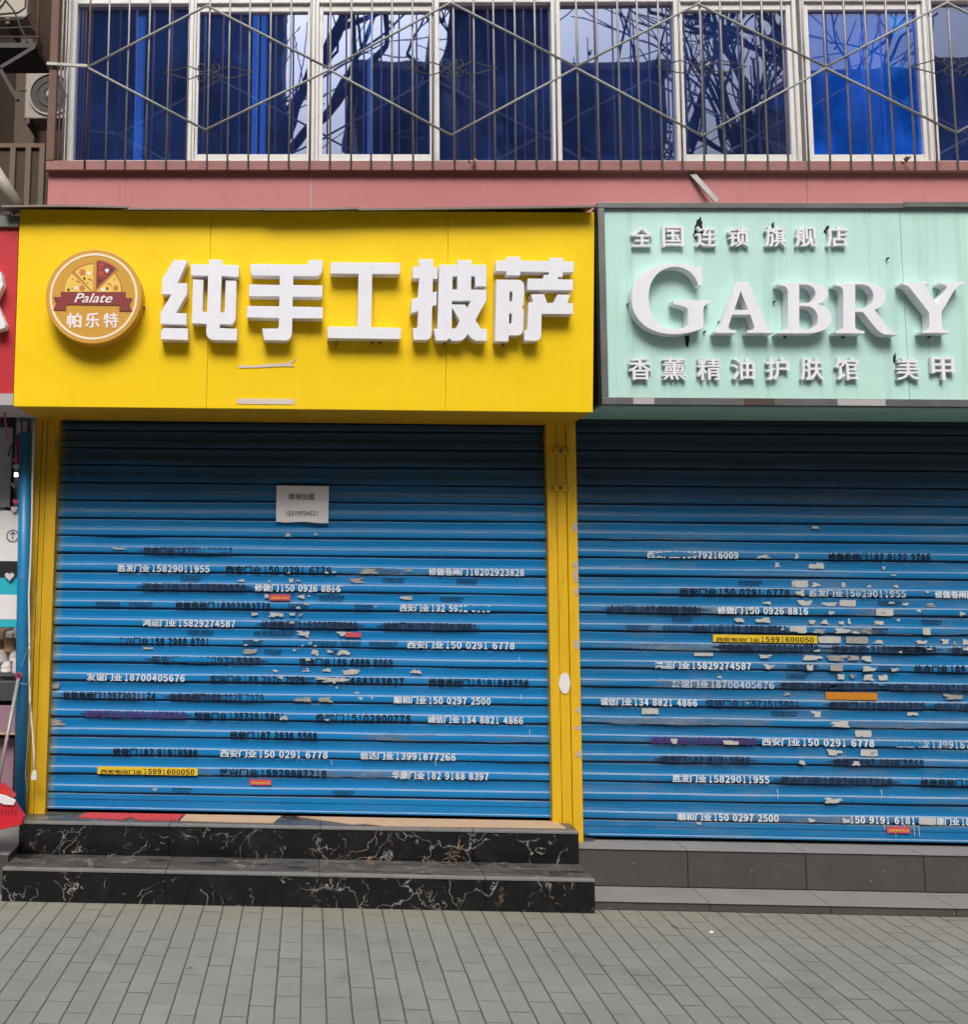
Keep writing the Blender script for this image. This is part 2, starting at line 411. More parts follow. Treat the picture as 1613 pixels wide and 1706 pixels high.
def marble_mat():
    m, t, b = mat('black_gold_marble', .14, .4)
    v = coords(t)
    ws = N(t, 'ShaderNodeTexNoise'); ws.inputs['Scale'].default_value = 3.4; ws.inputs['Detail'].default_value = 6
    t.links.new(v, ws.inputs['Vector'])
    wv = N(t, 'ShaderNodeVectorMath', operation='MULTIPLY_ADD'); wv.inputs[1].default_value = (.55,.55,.55)
    t.links.new(ws.outputs['Color'], wv.inputs[0]); t.links.new(v, wv.inputs[2])
    def vein(scale, width, lo, hi, msc):
        vo = N(t, 'ShaderNodeTexVoronoi', feature='DISTANCE_TO_EDGE'); vo.inputs['Scale'].default_value = scale
        t.links.new(wv.outputs[0], vo.inputs['Vector'])
        e = ramp(t, vo.outputs['Distance'], 0.0, width, (1,1,1,1), (0,0,0,1))
        return math_(t, 'MULTIPLY', e, ramp(t, noise(t, v, msc, 5, .7), lo, hi))
    a = vein(4.6, .013, .52, .585, 5.0); a2 = vein(12, .034, .565, .625, 4.0); a3 = vein(3.0, .009, .46, .54, 2.5)
    blot = math_(t, 'MULTIPLY', ramp(t, noise(t, wv.outputs[0], 14, 6, .6), .61, .64), ramp(t, noise(t, v, 3.1, 3), .56, .62))
    vc = mix(t, ramp(t, noise(t, v, 3.0, 3), .42, .6), (.42,.39,.35), (.40,.26,.16))
    c = mix(t, ramp(t, noise(t, v, 7, 6, .7), .5, .85), (.006,.006,.007), (.022,.021,.022))
    c = mix(t, a, c, vc); c = mix(t, a2, c, vc); c = mix(t, a3, c, (.30,.29,.28)); c = mix(t, math_(t, 'MULTIPLY', blot, .8), c, (.45,.25,.14))
    # trodden dust on the treads
    g = N(t, 'ShaderNodeNewGeometry'); sx = N(t, 'ShaderNodeSeparateXYZ'); t.links.new(g.outputs['Normal'], sx.inputs[0])
    du = ramp(t, noise(t, coords(t, (1,4,1)), 3.5, 9, .75), .36, .62)
    up = math_(t, 'MULTIPLY', ramp(t, sx.outputs[2], .6, .9), math_(t, 'ADD', math_(t, 'MULTIPLY', du, .34), .06))
    c = mix(t, up, c, (.30,.28,.26))
    dk = math_(t, 'MULTIPLY', ramp(t, noise(t, v, 5, 7, .7), .55, .8), .04)
    c = mix(t, dk, c, (.2,.18,.16))
    t.links.new(c, b.inputs['Base Color'])
    t.links.new(math_(t, 'ADD', .15, math_(t, 'MULTIPLY', up, .8)), b.inputs['Roughness'])
    return m
M['marble'] = marble_mat()
M['nosing'] = worn('worn_step_nosing', (.20,.19,.18), (.06,.055,.05), .8, .6, .3, 9, (1,1,1), .35)

def stone_mat(name, col, top):
    m, t, b = mat(name, .75, .3)
    v = coords(t)
    c = mix(t, noise(t, v, 2.2, 8, .7), tuple(x*.65 for x in col), tuple(x*1.25 for x in col))
    c = mix(t, math_(t, 'MULTIPLY', ramp(t, noise(t, coords(t, (2,1,.8)), 1.6, 8, .75), .55, .72), .6), c, tuple(x*.35 for x in col))
    c = mix(t, math_(t, 'MULTIPLY', ramp(t, noise(t, coords(t, (1,1,2)), 3.1, 8, .75), .52, .75), .5), c, tuple(x*1.7 for x in col))
    c = mix(t, ramp(t, noise(t, v, 70, 3), .72, .75), c, (.4,.38,.36))
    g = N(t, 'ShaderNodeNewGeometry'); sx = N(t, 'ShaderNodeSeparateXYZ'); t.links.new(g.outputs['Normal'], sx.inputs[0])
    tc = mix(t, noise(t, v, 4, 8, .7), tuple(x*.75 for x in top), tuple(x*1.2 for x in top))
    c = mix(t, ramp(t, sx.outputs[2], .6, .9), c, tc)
    t.links.new(c, b.inputs['Base Color']); bump(t, b, noise(t, v, 90, 5), .2, .003)
    return m
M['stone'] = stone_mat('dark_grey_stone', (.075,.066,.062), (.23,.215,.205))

def paving_mat():
    m, t, b = mat('grey_concrete_pavers', .85, .25)
    tc = N(t, 'ShaderNodeTexCoord'); sp = N(t, 'ShaderNodeSeparateXYZ'); t.links.new(tc.outputs['Object'], sp.inputs[0])
    v = tc.outputs['Object']
    cb = N(t, 'ShaderNodeCombineXYZ')
    wob = noise(t, v, 9, 2)
    t.links.new(math_(t, 'ADD', sp.outputs[1], math_(t, 'MULTIPLY', wob, .006)), cb.inputs[0])
    t.links.new(math_(t, 'ADD', math_(t, 'ADD', sp.outputs[0], .016), math_(t, 'MULTIPLY', noise(t, v, 7, 2), .005)), cb.inputs[1])
    def brick(mortar, smooth):
        n = N(t, 'ShaderNodeTexBrick'); n.offset = .5; n.squash = 1
        for k, q in (('Scale',1.0),('Mortar Size',mortar),('Mortar Smooth',smooth),('Brick Width',.2),('Row Height',.1),('Bias',0.0)):
            n.inputs[k].default_value = q
        n.inputs['Color1'].default_value = (0,0,0,1); n.inputs['Color2'].default_value = (1,1,1,1); n.inputs['Mortar'].default_value = (.5,.5,.5,1)
        t.links.new(cb.outputs[0], n.inputs['Vector']); return n
    br = brick(.0036, .3)
    tone = mix(t, br.outputs['Color'], (.236,.241,.224), (.266,.271,.252))
    tone = mix(t, math_(t, 'MULTIPLY', ramp(t, noise(t, v, 1.1, 7, .7), .40, .68), .75), tone, (.178,.176,.158))
    tone = mix(t, math_(t, 'MULTIPLY', noise(t, v, 160, 3, .7), .55), tone, (.150,.154,.143))
    tone = mix(t, ramp(t, noise(t, v, 230, 2, .5), .70, .73), tone, (.50,.50,.47))
    tone = mix(t, math_(t, 'MULTIPLY', ramp(t, noise(t, v, 330, 2, .5), .66, .70), .5), tone, (.09,.09,.085))
    # the film of earthy dirt that collects along the foot of the steps
    ey = math_(t, 'ADD', sp.outputs[1], math_(t, 'MULTIPLY', noise(t, coords(t, (1,3,1)), 2.2, 6, .7), .45))
    band = ramp(t, math_(t, 'ADD', ey, 1.0), .22, .58); band = math_(t, 'MULTIPLY', band, .55)
    tone = mix(t, band, tone, (.235,.210,.155))
    st = math_(t, 'MULTIPLY', ramp(t, noise(t, v, 2.7, 8, .75), .54, .70), .55); tone = mix(t, st, tone, (.125,.122,.112))
    # long joints are open, cross joints half silted up
    sn = N(t, 'ShaderNodeMath', operation='PINGPONG'); sn.inputs[1].default_value = .05
    sxy = N(t, 'ShaderNodeSeparateXYZ'); t.links.new(cb.outputs[0], sxy.inputs[0]); t.links.new(sxy.outputs[1], sn.inputs[0])
    lj = ramp(t, sn.outputs[0], .0012, .0042, (1,1,1,1), (0,0,0,1))
    keep = ramp(t, noise(t, v, 5, 3, .6), .42, .62)
    jm = math_(t, 'MAXIMUM', math_(t, 'MULTIPLY', lj, .9), math_(t, 'MULTIPLY', br.outputs['Fac'], math_(t, 'ADD', math_(t, 'MULTIPLY', keep, .6), .16)))
    gum = ramp(t, noise(t, v, 11, 2, .4), .745, .765); tone = mix(t, math_(t, 'MULTIPLY', gum, .6), tone, (.06,.058,.052))
    crumb = math_(t, 'MULTIPLY', ramp(t, noise(t, v, 75, 3, .6), .70, .73), ramp(t, noise(t, v, 2.0, 4, .6), .5, .65)); tone = mix(t, math_(t, 'MULTIPLY', crumb, .7), tone, (.40,.39,.35))
    c = mix(t, jm, tone, (.024,.023,.020))
    t.links.new(c, b.inputs['Base Color'])
    hgt = math_(t, 'SUBTRACT', math_(t, 'MULTIPLY', noise(t, v, 120, 4), .25), jm); bump(t, b, hgt, .8, .005)
    return m
M['paving'] = paving_mat()
M['asphalt'] = worn('asphalt', (.03,.03,.031), (.03,.03,.03), .4, .9, .2, 2)
M['farwall'] = worn('far_building_render', (.10,.10,.11), (.05,.05,.05), .4, .9, .1, .3)
M['farglass'] = worn('far_building_glass', (.03,.035,.045), (.02,.02,.02), .3, .2, .5, .5)
M['farpale'] = worn('far_pale_trim', (.30,.29,.28), (.1,.1,.1), .4, .9, .1, .5)

# ------------------------------------------------------------------ ground
tag(obj('road', MB().add([(-60,-80,-.12),(60,-80,-.12),(60,-6.89,-.12),(-60,-6.89,-.12)], [(0,1,2,3)]), M['asphalt']), 'dark asphalt road across from the shops', 'road', kind='structure')
tag(obj('pavement', MB().box(-14,16,-6.9,.6,-.12,0.0), M['paving']), 'grey rectangular paver pavement in front of the shops', 'pavement', kind='structure')
tag(obj('ground', MB().add([(-300,-300,-.135),(300,-300,-.135),(300,300,-.135),(-300,300,-.135)], [(0,1,2,3)]), M['asphalt']), 'dark ground round the street', 'ground', kind='structure')

# ------------------------------------------------------------------ depths (metres from the shutter plane, negative = towards the street)
Y_SIGN = -.53; Y_GREEN = -.55; Y_CAGE = -.43; Y_PARAPET = -.39; Y_WIN = -.02
SILL_L = .333; SILL_R = .236

# ------------------------------------------------------------------ building
def px_z(py, Y, px=800): return at(px, py, Y)[1]
def px_x(px, Y, py=140): return at(px, py, Y)[0]
bld = thing('apartment_building', 'pink rendered apartment block above the shops with a row of blue glass windows', 'building', (1.2, .3, 0))
xl = at(79, 320, Y_PARAPET)[0]; XR = 4.6; XB = 9.0
z_par0 = 3.45; z_par1 = at(800, 283, Y_PARAPET)[1]
pb = MB().box(xl, XB, Y_PARAPET, 0.0, z_par0, z_par1)
obj('parapet_wall', pb, M['pink'], bld, bevel=.006)
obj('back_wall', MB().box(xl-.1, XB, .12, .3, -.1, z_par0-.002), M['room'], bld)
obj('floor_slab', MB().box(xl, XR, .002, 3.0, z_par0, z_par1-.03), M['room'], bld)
z_top = at(700, 6, Y_WIN)[1]
obj('upper_wall', MB().box(xl-.02, XB, -.06, 3.0, z_top+.10, z_top+6.0), M['pink'], bld)
obj('facade_wall', MB().box(px_x(1962,Y_WIN)+.004, XB, Y_WIN-.02, 2.4, z_par1-.02, z_top+.09), M['pink'], bld)
obj('ground_floor_wall', MB().box(XR-.29, XB, -.05, .118, 0, z_par0-.003), M['pink'], bld)
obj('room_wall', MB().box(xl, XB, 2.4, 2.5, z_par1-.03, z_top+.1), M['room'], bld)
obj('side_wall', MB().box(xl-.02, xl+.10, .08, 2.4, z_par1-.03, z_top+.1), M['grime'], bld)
for a in (518,1345):
    x = at(a,320,Y_PARAPET)[0]; obj('expansion_joint', MB().box(x-.003,x+.003,Y_PARAPET-.0015,Y_PARAPET+.01,z_par0,z_par1-.002), M['chip'] if a < 1000 else M['pink_iron'], bld)
# sill beam and coping under the grille
zb1 = at(800, 268, Y_CAGE)[1]; zb0 = at(800, 284, Y_CAGE)[1]
xc0 = at(76, 278, Y_CAGE)[0]

zw0 = px_z(268, Y_WIN) - .06
WIN = [ # frame left, frame right, glass left, glass right, sliding sash?, material
    (112,322,127,315,0,'glass'), (322,525,331,512,1,'glass'), (525,723,538,716,1,'glass'), (723,925,731,918,0,'glass'),
    (925,1131,933,1123,0,'glass'), (1131,1328,1139,1313,1,'glass'), (1334,1545,1350,1532,1,'glassbright'), (1545,1760,1554,1752,0,'glass'), (1760,1960,1770,1950,1,'glass')]
for i, (a, b_, ga, gb, sash, gm) in enumerate(WIN):
    x0, x1, gx0, gx1 = px_x(a, Y_WIN)+.001, px_x(b_, Y_WIN)-.001, px_x(ga, Y_WIN), px_x(gb, Y_WIN)
    fr = MB(); y0, y1 = Y_WIN-.03, Y_WIN+.05
    jl, jr = (gx0-x0), (x1-gx1)
    if sash: jl *= .45; jr *= .45
    fr.box(x0, x0+jl, y0, y1, zw0, z_top+.05).box(x1-jr, x1, y0, y1, zw0, z_top+.05)
    fr.box(x0+jl, x1-jr, y0+.002, y1, z_top-.012, z_top+.05).box(x0+jl, x1-jr, y0+.002, y1, zw0, zw0+.05)
    wn = obj('window', fr, M['white_frame'], bld, bevel=.003)
    gz0, gz1 = zw0+.05, z_top-.012
    if sash:
        s = MB(); sy0, sy1 = Y_WIN-.012, Y_WIN+.03; t_ = .045
        s.box(x0+jl+.001, gx0, sy0, sy1, gz0, gz1).box(gx1, x1-jr-.001, sy0, sy1, gz0, gz1)
        s.box(gx0, gx1, sy0+.002, sy1, gz1-t_, gz1).box(gx0, gx1, sy0+.002, sy1, gz0, gz0+t_)
        obj('sash', s, M['white_frame'], wn, bevel=.003)
        gz0 += t_; gz1 -= t_
    # tiny tilt per pane, as hand-fitted glass has
    tx, tz = random.uniform(-.003,.003), random.uniform(-.003,.003)
    gy = Y_WIN+.012
    pn = MB().add([(gx0,gy-tx,gz0),(gx1,gy+tx,gz0),(gx1,gy+tx+tz,gz1),(gx0,gy-tx+tz,gz1)], [(0,1,2,3)])
    obj('pane', pn, M[gm], wn)
# glowing strips added behind the blue panes, standing in for slits of daylight
M['gapglow'] = bpy.data.materials.new('daylight_glow_strip'); M['gapglow'].use_nodes = True
_g = M['gapglow'].node_tree.nodes['Principled BSDF']; _g.inputs['Emission Color'].default_value = (.35,.7,1,1); _g.inputs['Emission Strength'].default_value = .30; _g.inputs['Base Color'].default_value = (.5,.5,.5,1)
STRIPS = [(226,240,.30),(420,430,.28),(434,444,.28),(612,622,.25),(1118,1127,.12),(1000,1060,.9)]
for a, b_, dy in STRIPS[:5]:
    x0, x1 = px_x(a, Y_WIN+dy), px_x(b_, Y_WIN+dy)
    cb = MB(); n = 10
    vs = []
    for k in range(n+1):
        x = x0+(x1-x0)*k/n; yy = Y_WIN+dy+.012*math.sin(k*2.1)
        vs += [(x,yy,zw0),(x,yy,z_top+.09)]
    cb.add(vs, [(2*k,2*k+2,2*k+3,2*k+1) for k in range(n)])
    obj('glow_strip', cb, M['gapglow'], bld)

# ------------------------------------------------------------------ window grille
gr = thing('window_grille', 'rusty steel security grille with diamond rods across the upstairs windows', 'window grille', (0, Y_CAGE, zb0))
obj('bottom_rail', MB().box(xc0, XR, Y_CAGE, Y_PARAPET-.002, zb0, zb1).box(xc0+.004, XR, Y_PARAPET, -.06, zb1-.03, zb1-.004), M['pink_iron'], gr, bevel=.003)
zt = z_top + .35
x_first = px_x(146, Y_CAGE); step = (px_x(1377, Y_CAGE)-x_first)/36.0
xs_ = [x_first+step*k for k in range(0, 44) if x_first+step*k < XR]
for i, x in enumerate(xs_):
    lean = random.uniform(-.004,.004); b0 = random.uniform(-.004,.004)
    p = [(x+b0, Y_CAGE-.006, zb0+.004), (x+random.uniform(-.004,.004), Y_CAGE-.006, (zb0+zt)/2), (x+lean, Y_CAGE-.006, zt)]
    obj('bar', MB().tube(p, .0057, 6), M['rust' if i in (0,) else 'galv'], gr, smooth=True)
obj('corner_post', MB().box(xc0, xc0+.045, Y_CAGE-.004, Y_CAGE+.035, zb1, zt), M['rust'], gr, bevel=.003)
for k in range(4):
    y = Y_CAGE+.10+.085*k
    obj('side_bar', MB().tube([(xc0+.02,y,zb1-.02),(xc0+.02,y,zt)], .0065, 6), M['galv'], gr, smooth=True)
zz = px_z(112, Y_CAGE)
obj('side_rail', MB().bar((xc0-.01,Y_CAGE-.016,px_z(109,Y_CAGE,85)),(x_first,Y_CAGE-.018,zz),.008,.006).bar((xc0+.012,Y_CAGE-.01,zz),(xc0+.012,-.08,zz),.006,.006), M['galv'], gr)
tops = [(147,112),(345,10),(549,115),(751,5),(960,112),(1163,7),(1376,112),(1578,5),(1790,112)]
bots = [(147,114),(342,217),(549,117),(752,226),(960,114),(1170,227),(1376,114),(1594,222),(1790,114)]
for ln, off in ((tops,0),(bots,.0005)):
    for k in range(len(ln)-1):
        (a0,b0),(a1,b1) = ln[k], ln[k+1]
        p0, p1 = at(a0,b0,Y_CAGE-.02), at(a1,b1,Y_CAGE-.02)
        if p0[0] > XR: continue
        obj('diamond_rod', MB().tube([(p0[0],Y_CAGE-.019-off,p0[1]),(p1[0],Y_CAGE-.019-off,p1[1])], .0068, 7), M['rod'], gr, smooth=True)
def scroll(cx, cz, s):
    mb = MB()
    for sx in (-1,1):
        for sz in (-1,1):
            pts = []
            for k in range(30):
                a = k/29*2.6*math.pi; r = .034*(1-.78*k/29)
                pts.append((cx+sx*(.036-r*math.cos(a)*1.0+0.0), Y_CAGE-.008, cz+sz*(.033+r*math.sin(a)*-1.0)))
            mb.tube(pts, .0035, 5)
    for sx in (-1,1):
        for sz in (-1,1):
            mb.tube([(cx+sx*.02,Y_CAGE-.008,cz),(cx+sx*.11,Y_CAGE-.008,cz+sz*.038),(cx+sx*.25,Y_CAGE-.008,cz)], .0035, 5)
    return mb
for (a, b_, s) in ((348,123,1),(753,116,1),(1167,113,1),(1590,113,1)):
    x, z = at(a, b_, Y_CAGE); obj('scroll_ornament', scroll(x, z, s), M['darkiron'], gr)
# leaves caught on the sill
for (a, b_) in ((785,272),(1510,272)):
    x, z = at(a, b_, Y_CAGE-.02)
    lf = MB()
    for k in range(4):
        an = random.uniform(0,6); r = random.uniform(.018,.035)
        lf.add([(x,Y_CAGE-.02,z),(x+r*math.cos(an),Y_CAGE-.03-.005*k,z+r*.6*math.sin(an)+.01),(x+r*math.cos(an+.8),Y_CAGE-.016-.003*k,z+r*.8*math.sin(an+.8)+.01)], [(0,1,2)])
    single('dry_leaf', lf, M['leaf'], 'curled brown leaf caught behind a bar near the middle of the grille sill' if a < 1000 else 'curled coppery leaf caught on the grille sill below the bright blue window', 'leaf')
p0, p1 = at(1148,284,Y_PARAPET-.012), at(1190,340,Y_PARAPET-.012)
single('metal_strap', MB().bar((p0[0],Y_PARAPET-.012,p0[1]),(p1[0],Y_PARAPET-.05,p1[1]),.014,.004), M['steel'], 'flat grey metal strap slanting down the pink wall to the mint sign', 'strap')

# ------------------------------------------------------------------ yellow sign
ys = thing('shop_sign', 'deep yellow box sign with white Chinese characters and round pizza badge', 'shop sign', (0, -.3, 2.6))
tl, tr, brc, blc = at(33,349,Y_SIGN), at(991,354,Y_SIGN), at(988,687,Y_SIGN), at(22,677,Y_SIGN)
def lerp(p, q, t): return (p[0]+(q[0]-p[0])*t, p[1]+(q[1]-p[1])*t)
cuts = [0, .3365, .7485, 1.0]
for k in range(3):
    a, b_ = cuts[k], cuts[k+1]; gap = .0006
    ta, tb = lerp(tl,tr,a), lerp(tl,tr,b_); ba, bb = lerp(blc,brc,a), lerp(blc,brc,b_)
    q = [(ta[0]+(gap if k else 0),ta[1]),(tb[0]-(gap if k<2 else 0),tb[1]),(bb[0]-(gap if k<2 else 0),bb[1]),(ba[0]+(gap if k else 0),ba[1])]
    obj('front_panel', MB().prism(q, Y_SIGN, Y_SIGN+.02), M['yellow'], ys, bevel=.002)
bx = MB().prism([(tl[0]+.004,tl[1]-.004),(tr[0]-.004,tr[1]-.004),(brc[0]-.004,brc[1]+.003),(blc[0]+.004,blc[1]+.003)], Y_SIGN+.0205, -.03)
M['soffit'] = worn('shaded_amber_soffit', (.58,.31,.012), (.2,.11,.02), .6, .6, .2, 2.5, (1,1,1), .2)  # browner than the front panels: the underside's shade is put into the colour
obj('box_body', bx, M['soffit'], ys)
# flashing over the top: three overlapping, slightly bent sheets
def flash(pts, name, mm, h=.02, y0=Y_SIGN-.085, y1=-.36):
    v = [];
    for a, b_ in pts:
        x, z = at(a, b_, y0); v += [(x,y0,z-.012),(x,y0+.004,z),(x,y1,z+.05)]
    n = len(pts)
    fs = []
    for k in range(n-1):
        fs += [(3*k,3*k+3,3*k+4,3*k+1),(3*k+1,3*k+4,3*k+5,3*k+2)]
    o = obj(name, MB().add(v, fs), mm, ys)
    sm = o.modifiers.new('thick','SOLIDIFY'); sm.thickness = .006; sm.offset = -1
    return o
flash([(2,342),(60,341),(120,341),(212,343)], 'flashing', M['brown'])
flash([(205,346),(300,346),(430,347),(450,346)], 'flashing', M['brown'], y0=Y_SIGN-.08)
flash([(440,347),(520,347),(597,345)], 'flashing', M['brown'], y0=Y_SIGN-.09)
flash([(594,347),(700,346),(850,344),(993,342)], 'flashing', M['brown'], y0=Y_SIGN-.083)
LY0, LY1 = Y_SIGN-.075, Y_SIGN-.004
CH = [
 ("M170 78 L305 84 L205 298 L300 302 L298 400 L190 585 L295 590 L292 698 L42 690 L42 580 L150 408 L52 405 L60 262 Z "
  "M75 728 L307 735 L305 845 L45 838 L48 755 Z "
  "M508 74 L638 76 L638 122 L797 128 L793 240 L630 232 L618 580 L648 580 L660 565 L668 275 L772 278 L765 620 C763 670 740 695 700 695 L612 692 L612 732 L778 738 L775 850 L560 845 C510 843 480 810 482 770 L485 690 L342 685 L355 265 L455 268 L445 575 L490 577 L500 230 L335 226 L338 116 L508 122 Z", 260,420,5.761),
 ("M902 115 L1455 122 L1470 76 L1600 78 L1597 165 C1595 205 1570 232 1535 232 L1318 232 L1315 318 L1600 322 L1595 432 L1312 430 L1310 525 L1602 530 L1600 638 L1308 636 L1305 770 C1305 820 1275 850 1230 850 L1035 845 L1020 735 L1150 735 C1168 735 1178 725 1178 708 L1180 635 L872 628 L877 518 L1182 523 L1184 427 L890 424 L893 312 L1186 318 L1188 230 L915 225 Z", 260,420,5.761),
 ("M213 172 L1378 182 L1365 372 L905 368 L890 1258 L1385 1270 L1380 1455 L155 1440 L163 1245 L655 1255 L678 366 L210 362 Z", 530,420,10.03),
 ("M240 118 L472 122 L470 255 L545 262 L540 452 L465 452 L463 678 L530 660 L525 888 L455 905 L445 1360 C440 1430 400 1468 345 1470 L145 1468 L130 1275 L190 1270 L210 1255 L222 988 L100 1020 L112 795 L215 760 L238 442 L122 442 L130 245 L235 250 Z "
  "M570 212 L875 212 L880 135 L1112 135 L1112 212 L1362 215 L1360 575 L1170 575 L1170 410 L1105 410 L1105 630 L1360 632 L1358 810 L1175 1140 L1265 1275 C1275 1285 1290 1287 1365 1288 L1365 1485 L1220 1485 C1150 1485 1080 1430 1047 1370 C1020 1430 970 1480 900 1485 L770 1482 L750 1432 C730 1465 700 1482 660 1482 L510 1480 L482 1288 L540 1283 Z "
  "M795 410 L872 410 L872 630 L792 630 Z M785 815 L1098 815 L1040 930 L1005 880 L785 878 Z M785 930 L912 1145 L870 1235 C860 1265 845 1282 780 1282 Z", 675,420,10.03),
 ("M120 190 L290 195 L295 130 L525 132 L525 195 L1015 205 L1015 148 L1243 150 L1240 212 L1418 215 L1415 390 L1235 388 L1232 465 L1150 465 L1150 508 L1405 510 L1400 690 L640 682 L650 495 L908 498 L915 432 L1002 432 L1002 385 L525 380 L520 440 L290 440 L290 372 L108 370 Z "
  "M122 512 L480 515 C550 515 588 570 588 630 L582 900 C580 935 560 965 540 980 C565 990 580 1020 580 1060 L570 1330 C565 1400 530 1442 470 1445 L328 1445 L325 1545 L98 1542 Z M345 712 L375 712 C385 712 390 720 390 735 L385 860 C383 875 375 880 365 880 L342 880 Z M335 1078 L365 1078 C375 1078 380 1090 380 1105 L378 1225 C375 1240 370 1246 358 1248 L333 1248 Z "
  "M700 755 L920 758 L968 900 L1078 902 L1145 762 L1360 765 L1310 905 L1402 908 L1402 1088 L880 1085 L870 1440 C865 1500 830 1535 775 1535 L590 1532 L582 1375 C600 1355 635 1345 640 1320 L655 893 L735 893 Z", 815,415,10.03)]
for path, ox, oy, sc in CH:
    obj('raised_character', traced('raised_character', path, ox, oy, sc, LY0, LY1, .0008), M['white'], ys)
# round badge
bc = at(156,494,Y_SIGN-.10); br_ = 82.8*(Y_SIGN-.10-CAM.y)/F
M['badge'] = worn('ochre_badge', (.60,.315,.045), (.5,.26,.06), .2, .4, .4, 4, var=.06)
M['badgeside'] = worn('ochre_badge_side', (.62,.38,.08), (.35,.2,.05), .4, .4)
M['cream'] = worn('cream_ring', (.86,.72,.52), (.7,.5,.3), .2, .5)
M['maroon'] = worn('maroon_ribbon', (.235,.035,.035), (.2,.03,.03), .2, .5)
M['cheese'] = worn('pizza_yellow', (.78,.53,.10), (.7,.45,.08), .3, .5)
M['crust'] = worn('pizza_crust', (.50,.20,.04), (.42,.16,.04), .3, .5)
M['tomato'] = worn('tomato_red', (.50,.05,.03), (.4,.04,.03), .3, .5)
M['badgewhite'] = worn('badge_white', (.85,.74,.74), (.7,.6,.6), .2, .5)
M['olive'] = worn('olive_black', (.03,.015,.01), (.05,.02,.02), .2, .5)
BY = Y_SIGN-.10
badge = obj('round_badge', MB().disc(bc[0],bc[1],br_,BY,Y_SIGN-.004,96), M['badge'], ys, bevel=.003)
def bz(x, y, d=0): return at(60+x/8.065, 395+y/8.065, BY-d)
def bpoly(name, pts, m_, d, th=.0012):
    return obj(name, outline_mesh(name, [[bz(x,y,d) for x,y in pts]], BY-d, BY-d+th), m_, badge)
obj('ring', MB().ring(bc[0],bc[1],br_*.868,br_*.915,BY-.0012,BY,96), M['cream'], badge)
def arc(cx, cy, r, a0, a1, n=18): return [(cx+r*math.cos(R(a0+(a1-a0)*k/n)), cy-r*math.sin(R(a0+(a1-a0)*k/n))) for k in range(n+1)]
bpoly('pizza', arc(772,742,395,92,180)+[(772,742)], M['crust'], .0010)
bpoly('pizza', [(772,742)]+arc(772,742,395,0,46), M['crust'], .0010)
bpoly('pizza_slice', [(740,735)]+arc(745,738,362,137,180), M['cheese'], .0022)
bpoly('pizza_slice', [(765,735)]+arc(776,735,365,91,134), M['cheese'], .0022)
bpoly('pizza_slice', [(810,738)]+arc(782,738,362,0,42), M['cheese'], .0022)
bpoly('pizza_slice', [(806,700)]+arc(812,700,398,40,90), M['crust'], .0012)
bpoly('pizza_slice', [(808,690)]+arc(815,690,368,45,90), M['maroon'], .0024)
def blob(x, y, rx, ry, m_, d=.0034, n=14, name='topping'):
    bpoly(name, [(x+rx*math.cos(2*math.pi*k/n), y+ry*math.sin(2*math.pi*k/n)) for k in range(n)], m_, d)
for x, y, r in ((622,475,42),(620,685,36),(1072,685,33)):
    blob(x, y, r, r, M['tomato'])
    for k in range(6): blob(x+r*.55*math.cos(k*1.05), y+r*.55*math.sin(k*1.05), r*.2, r*.2, M['cheese'], .0044, 8)
for x, y, r in ((712,488,26),(545,685,25),(900,708,28)): blob(x,y,r,r*.9,M['badgewhite'])
for x, y, rx, ry in ((650,558,14,21),(436,708,20,16),(957,692,13,20),(850,582,20,14),(1015,443,14,16),(490,565,8,8),(486,692,8,8),(694,620,9,7),(1056,572,8,8)): blob(x,y,rx,ry,M['olive'])
for x, y in ((725,575),(565,603),(990,638)):
    bpoly('topping', [(x-32,y-12),(x-10,y-18),(x+15,y-6),(x+34,y+20),(x+26,y+22),(x+8,y+4),(x-14,y-6),(x-30,y-2)], M['tomato'], .0034)
for x, y, r in ((882,375,30),(872,490,42),(860,420,20),(925,530,16)): blob(x,y,r,r*.85,M['tomato'])
bpoly('topping', [(922,450),(930,432),(950,424),(975,432),(984,452),(968,460),(966,480),(944,482),(944,462),(928,462)], M['badgewhite'], .0034)
bpoly('ribbon', [(232,808),(332,808),(332,735),(1206,742),(1206,820),(1298,822),(1255,908),(1295,997),(1120,995),(1120,916),(405,908),(402,985),(228,982),(272,895)], M['maroon'], .0040, .0016)
x0, zc = bz(512,820,.006); x1 = bz(1030,820,.006)[0]
obj('lettering', text_mesh('lettering','Palate',x0,x1,bz(770,824)[1],abs(bz(0,762)[1]-bz(0,888)[1]),BY-.0065,.001,.012,.35), M['badgewhite'], badge)
for ch, a, b_ in (('帕',415,612),('乐',662,858),('特',905,1108)):
    x0, x1 = bz(a,1120)[0], bz(b_,1120)[0]
    obj('lettering', text_mesh('lettering',ch,x0,x1,bz(a,1120)[1],abs(bz(0,1022)[1]-bz(0,1222)[1]),BY-.002,.0015,.028), M['badgewhite'], badge)
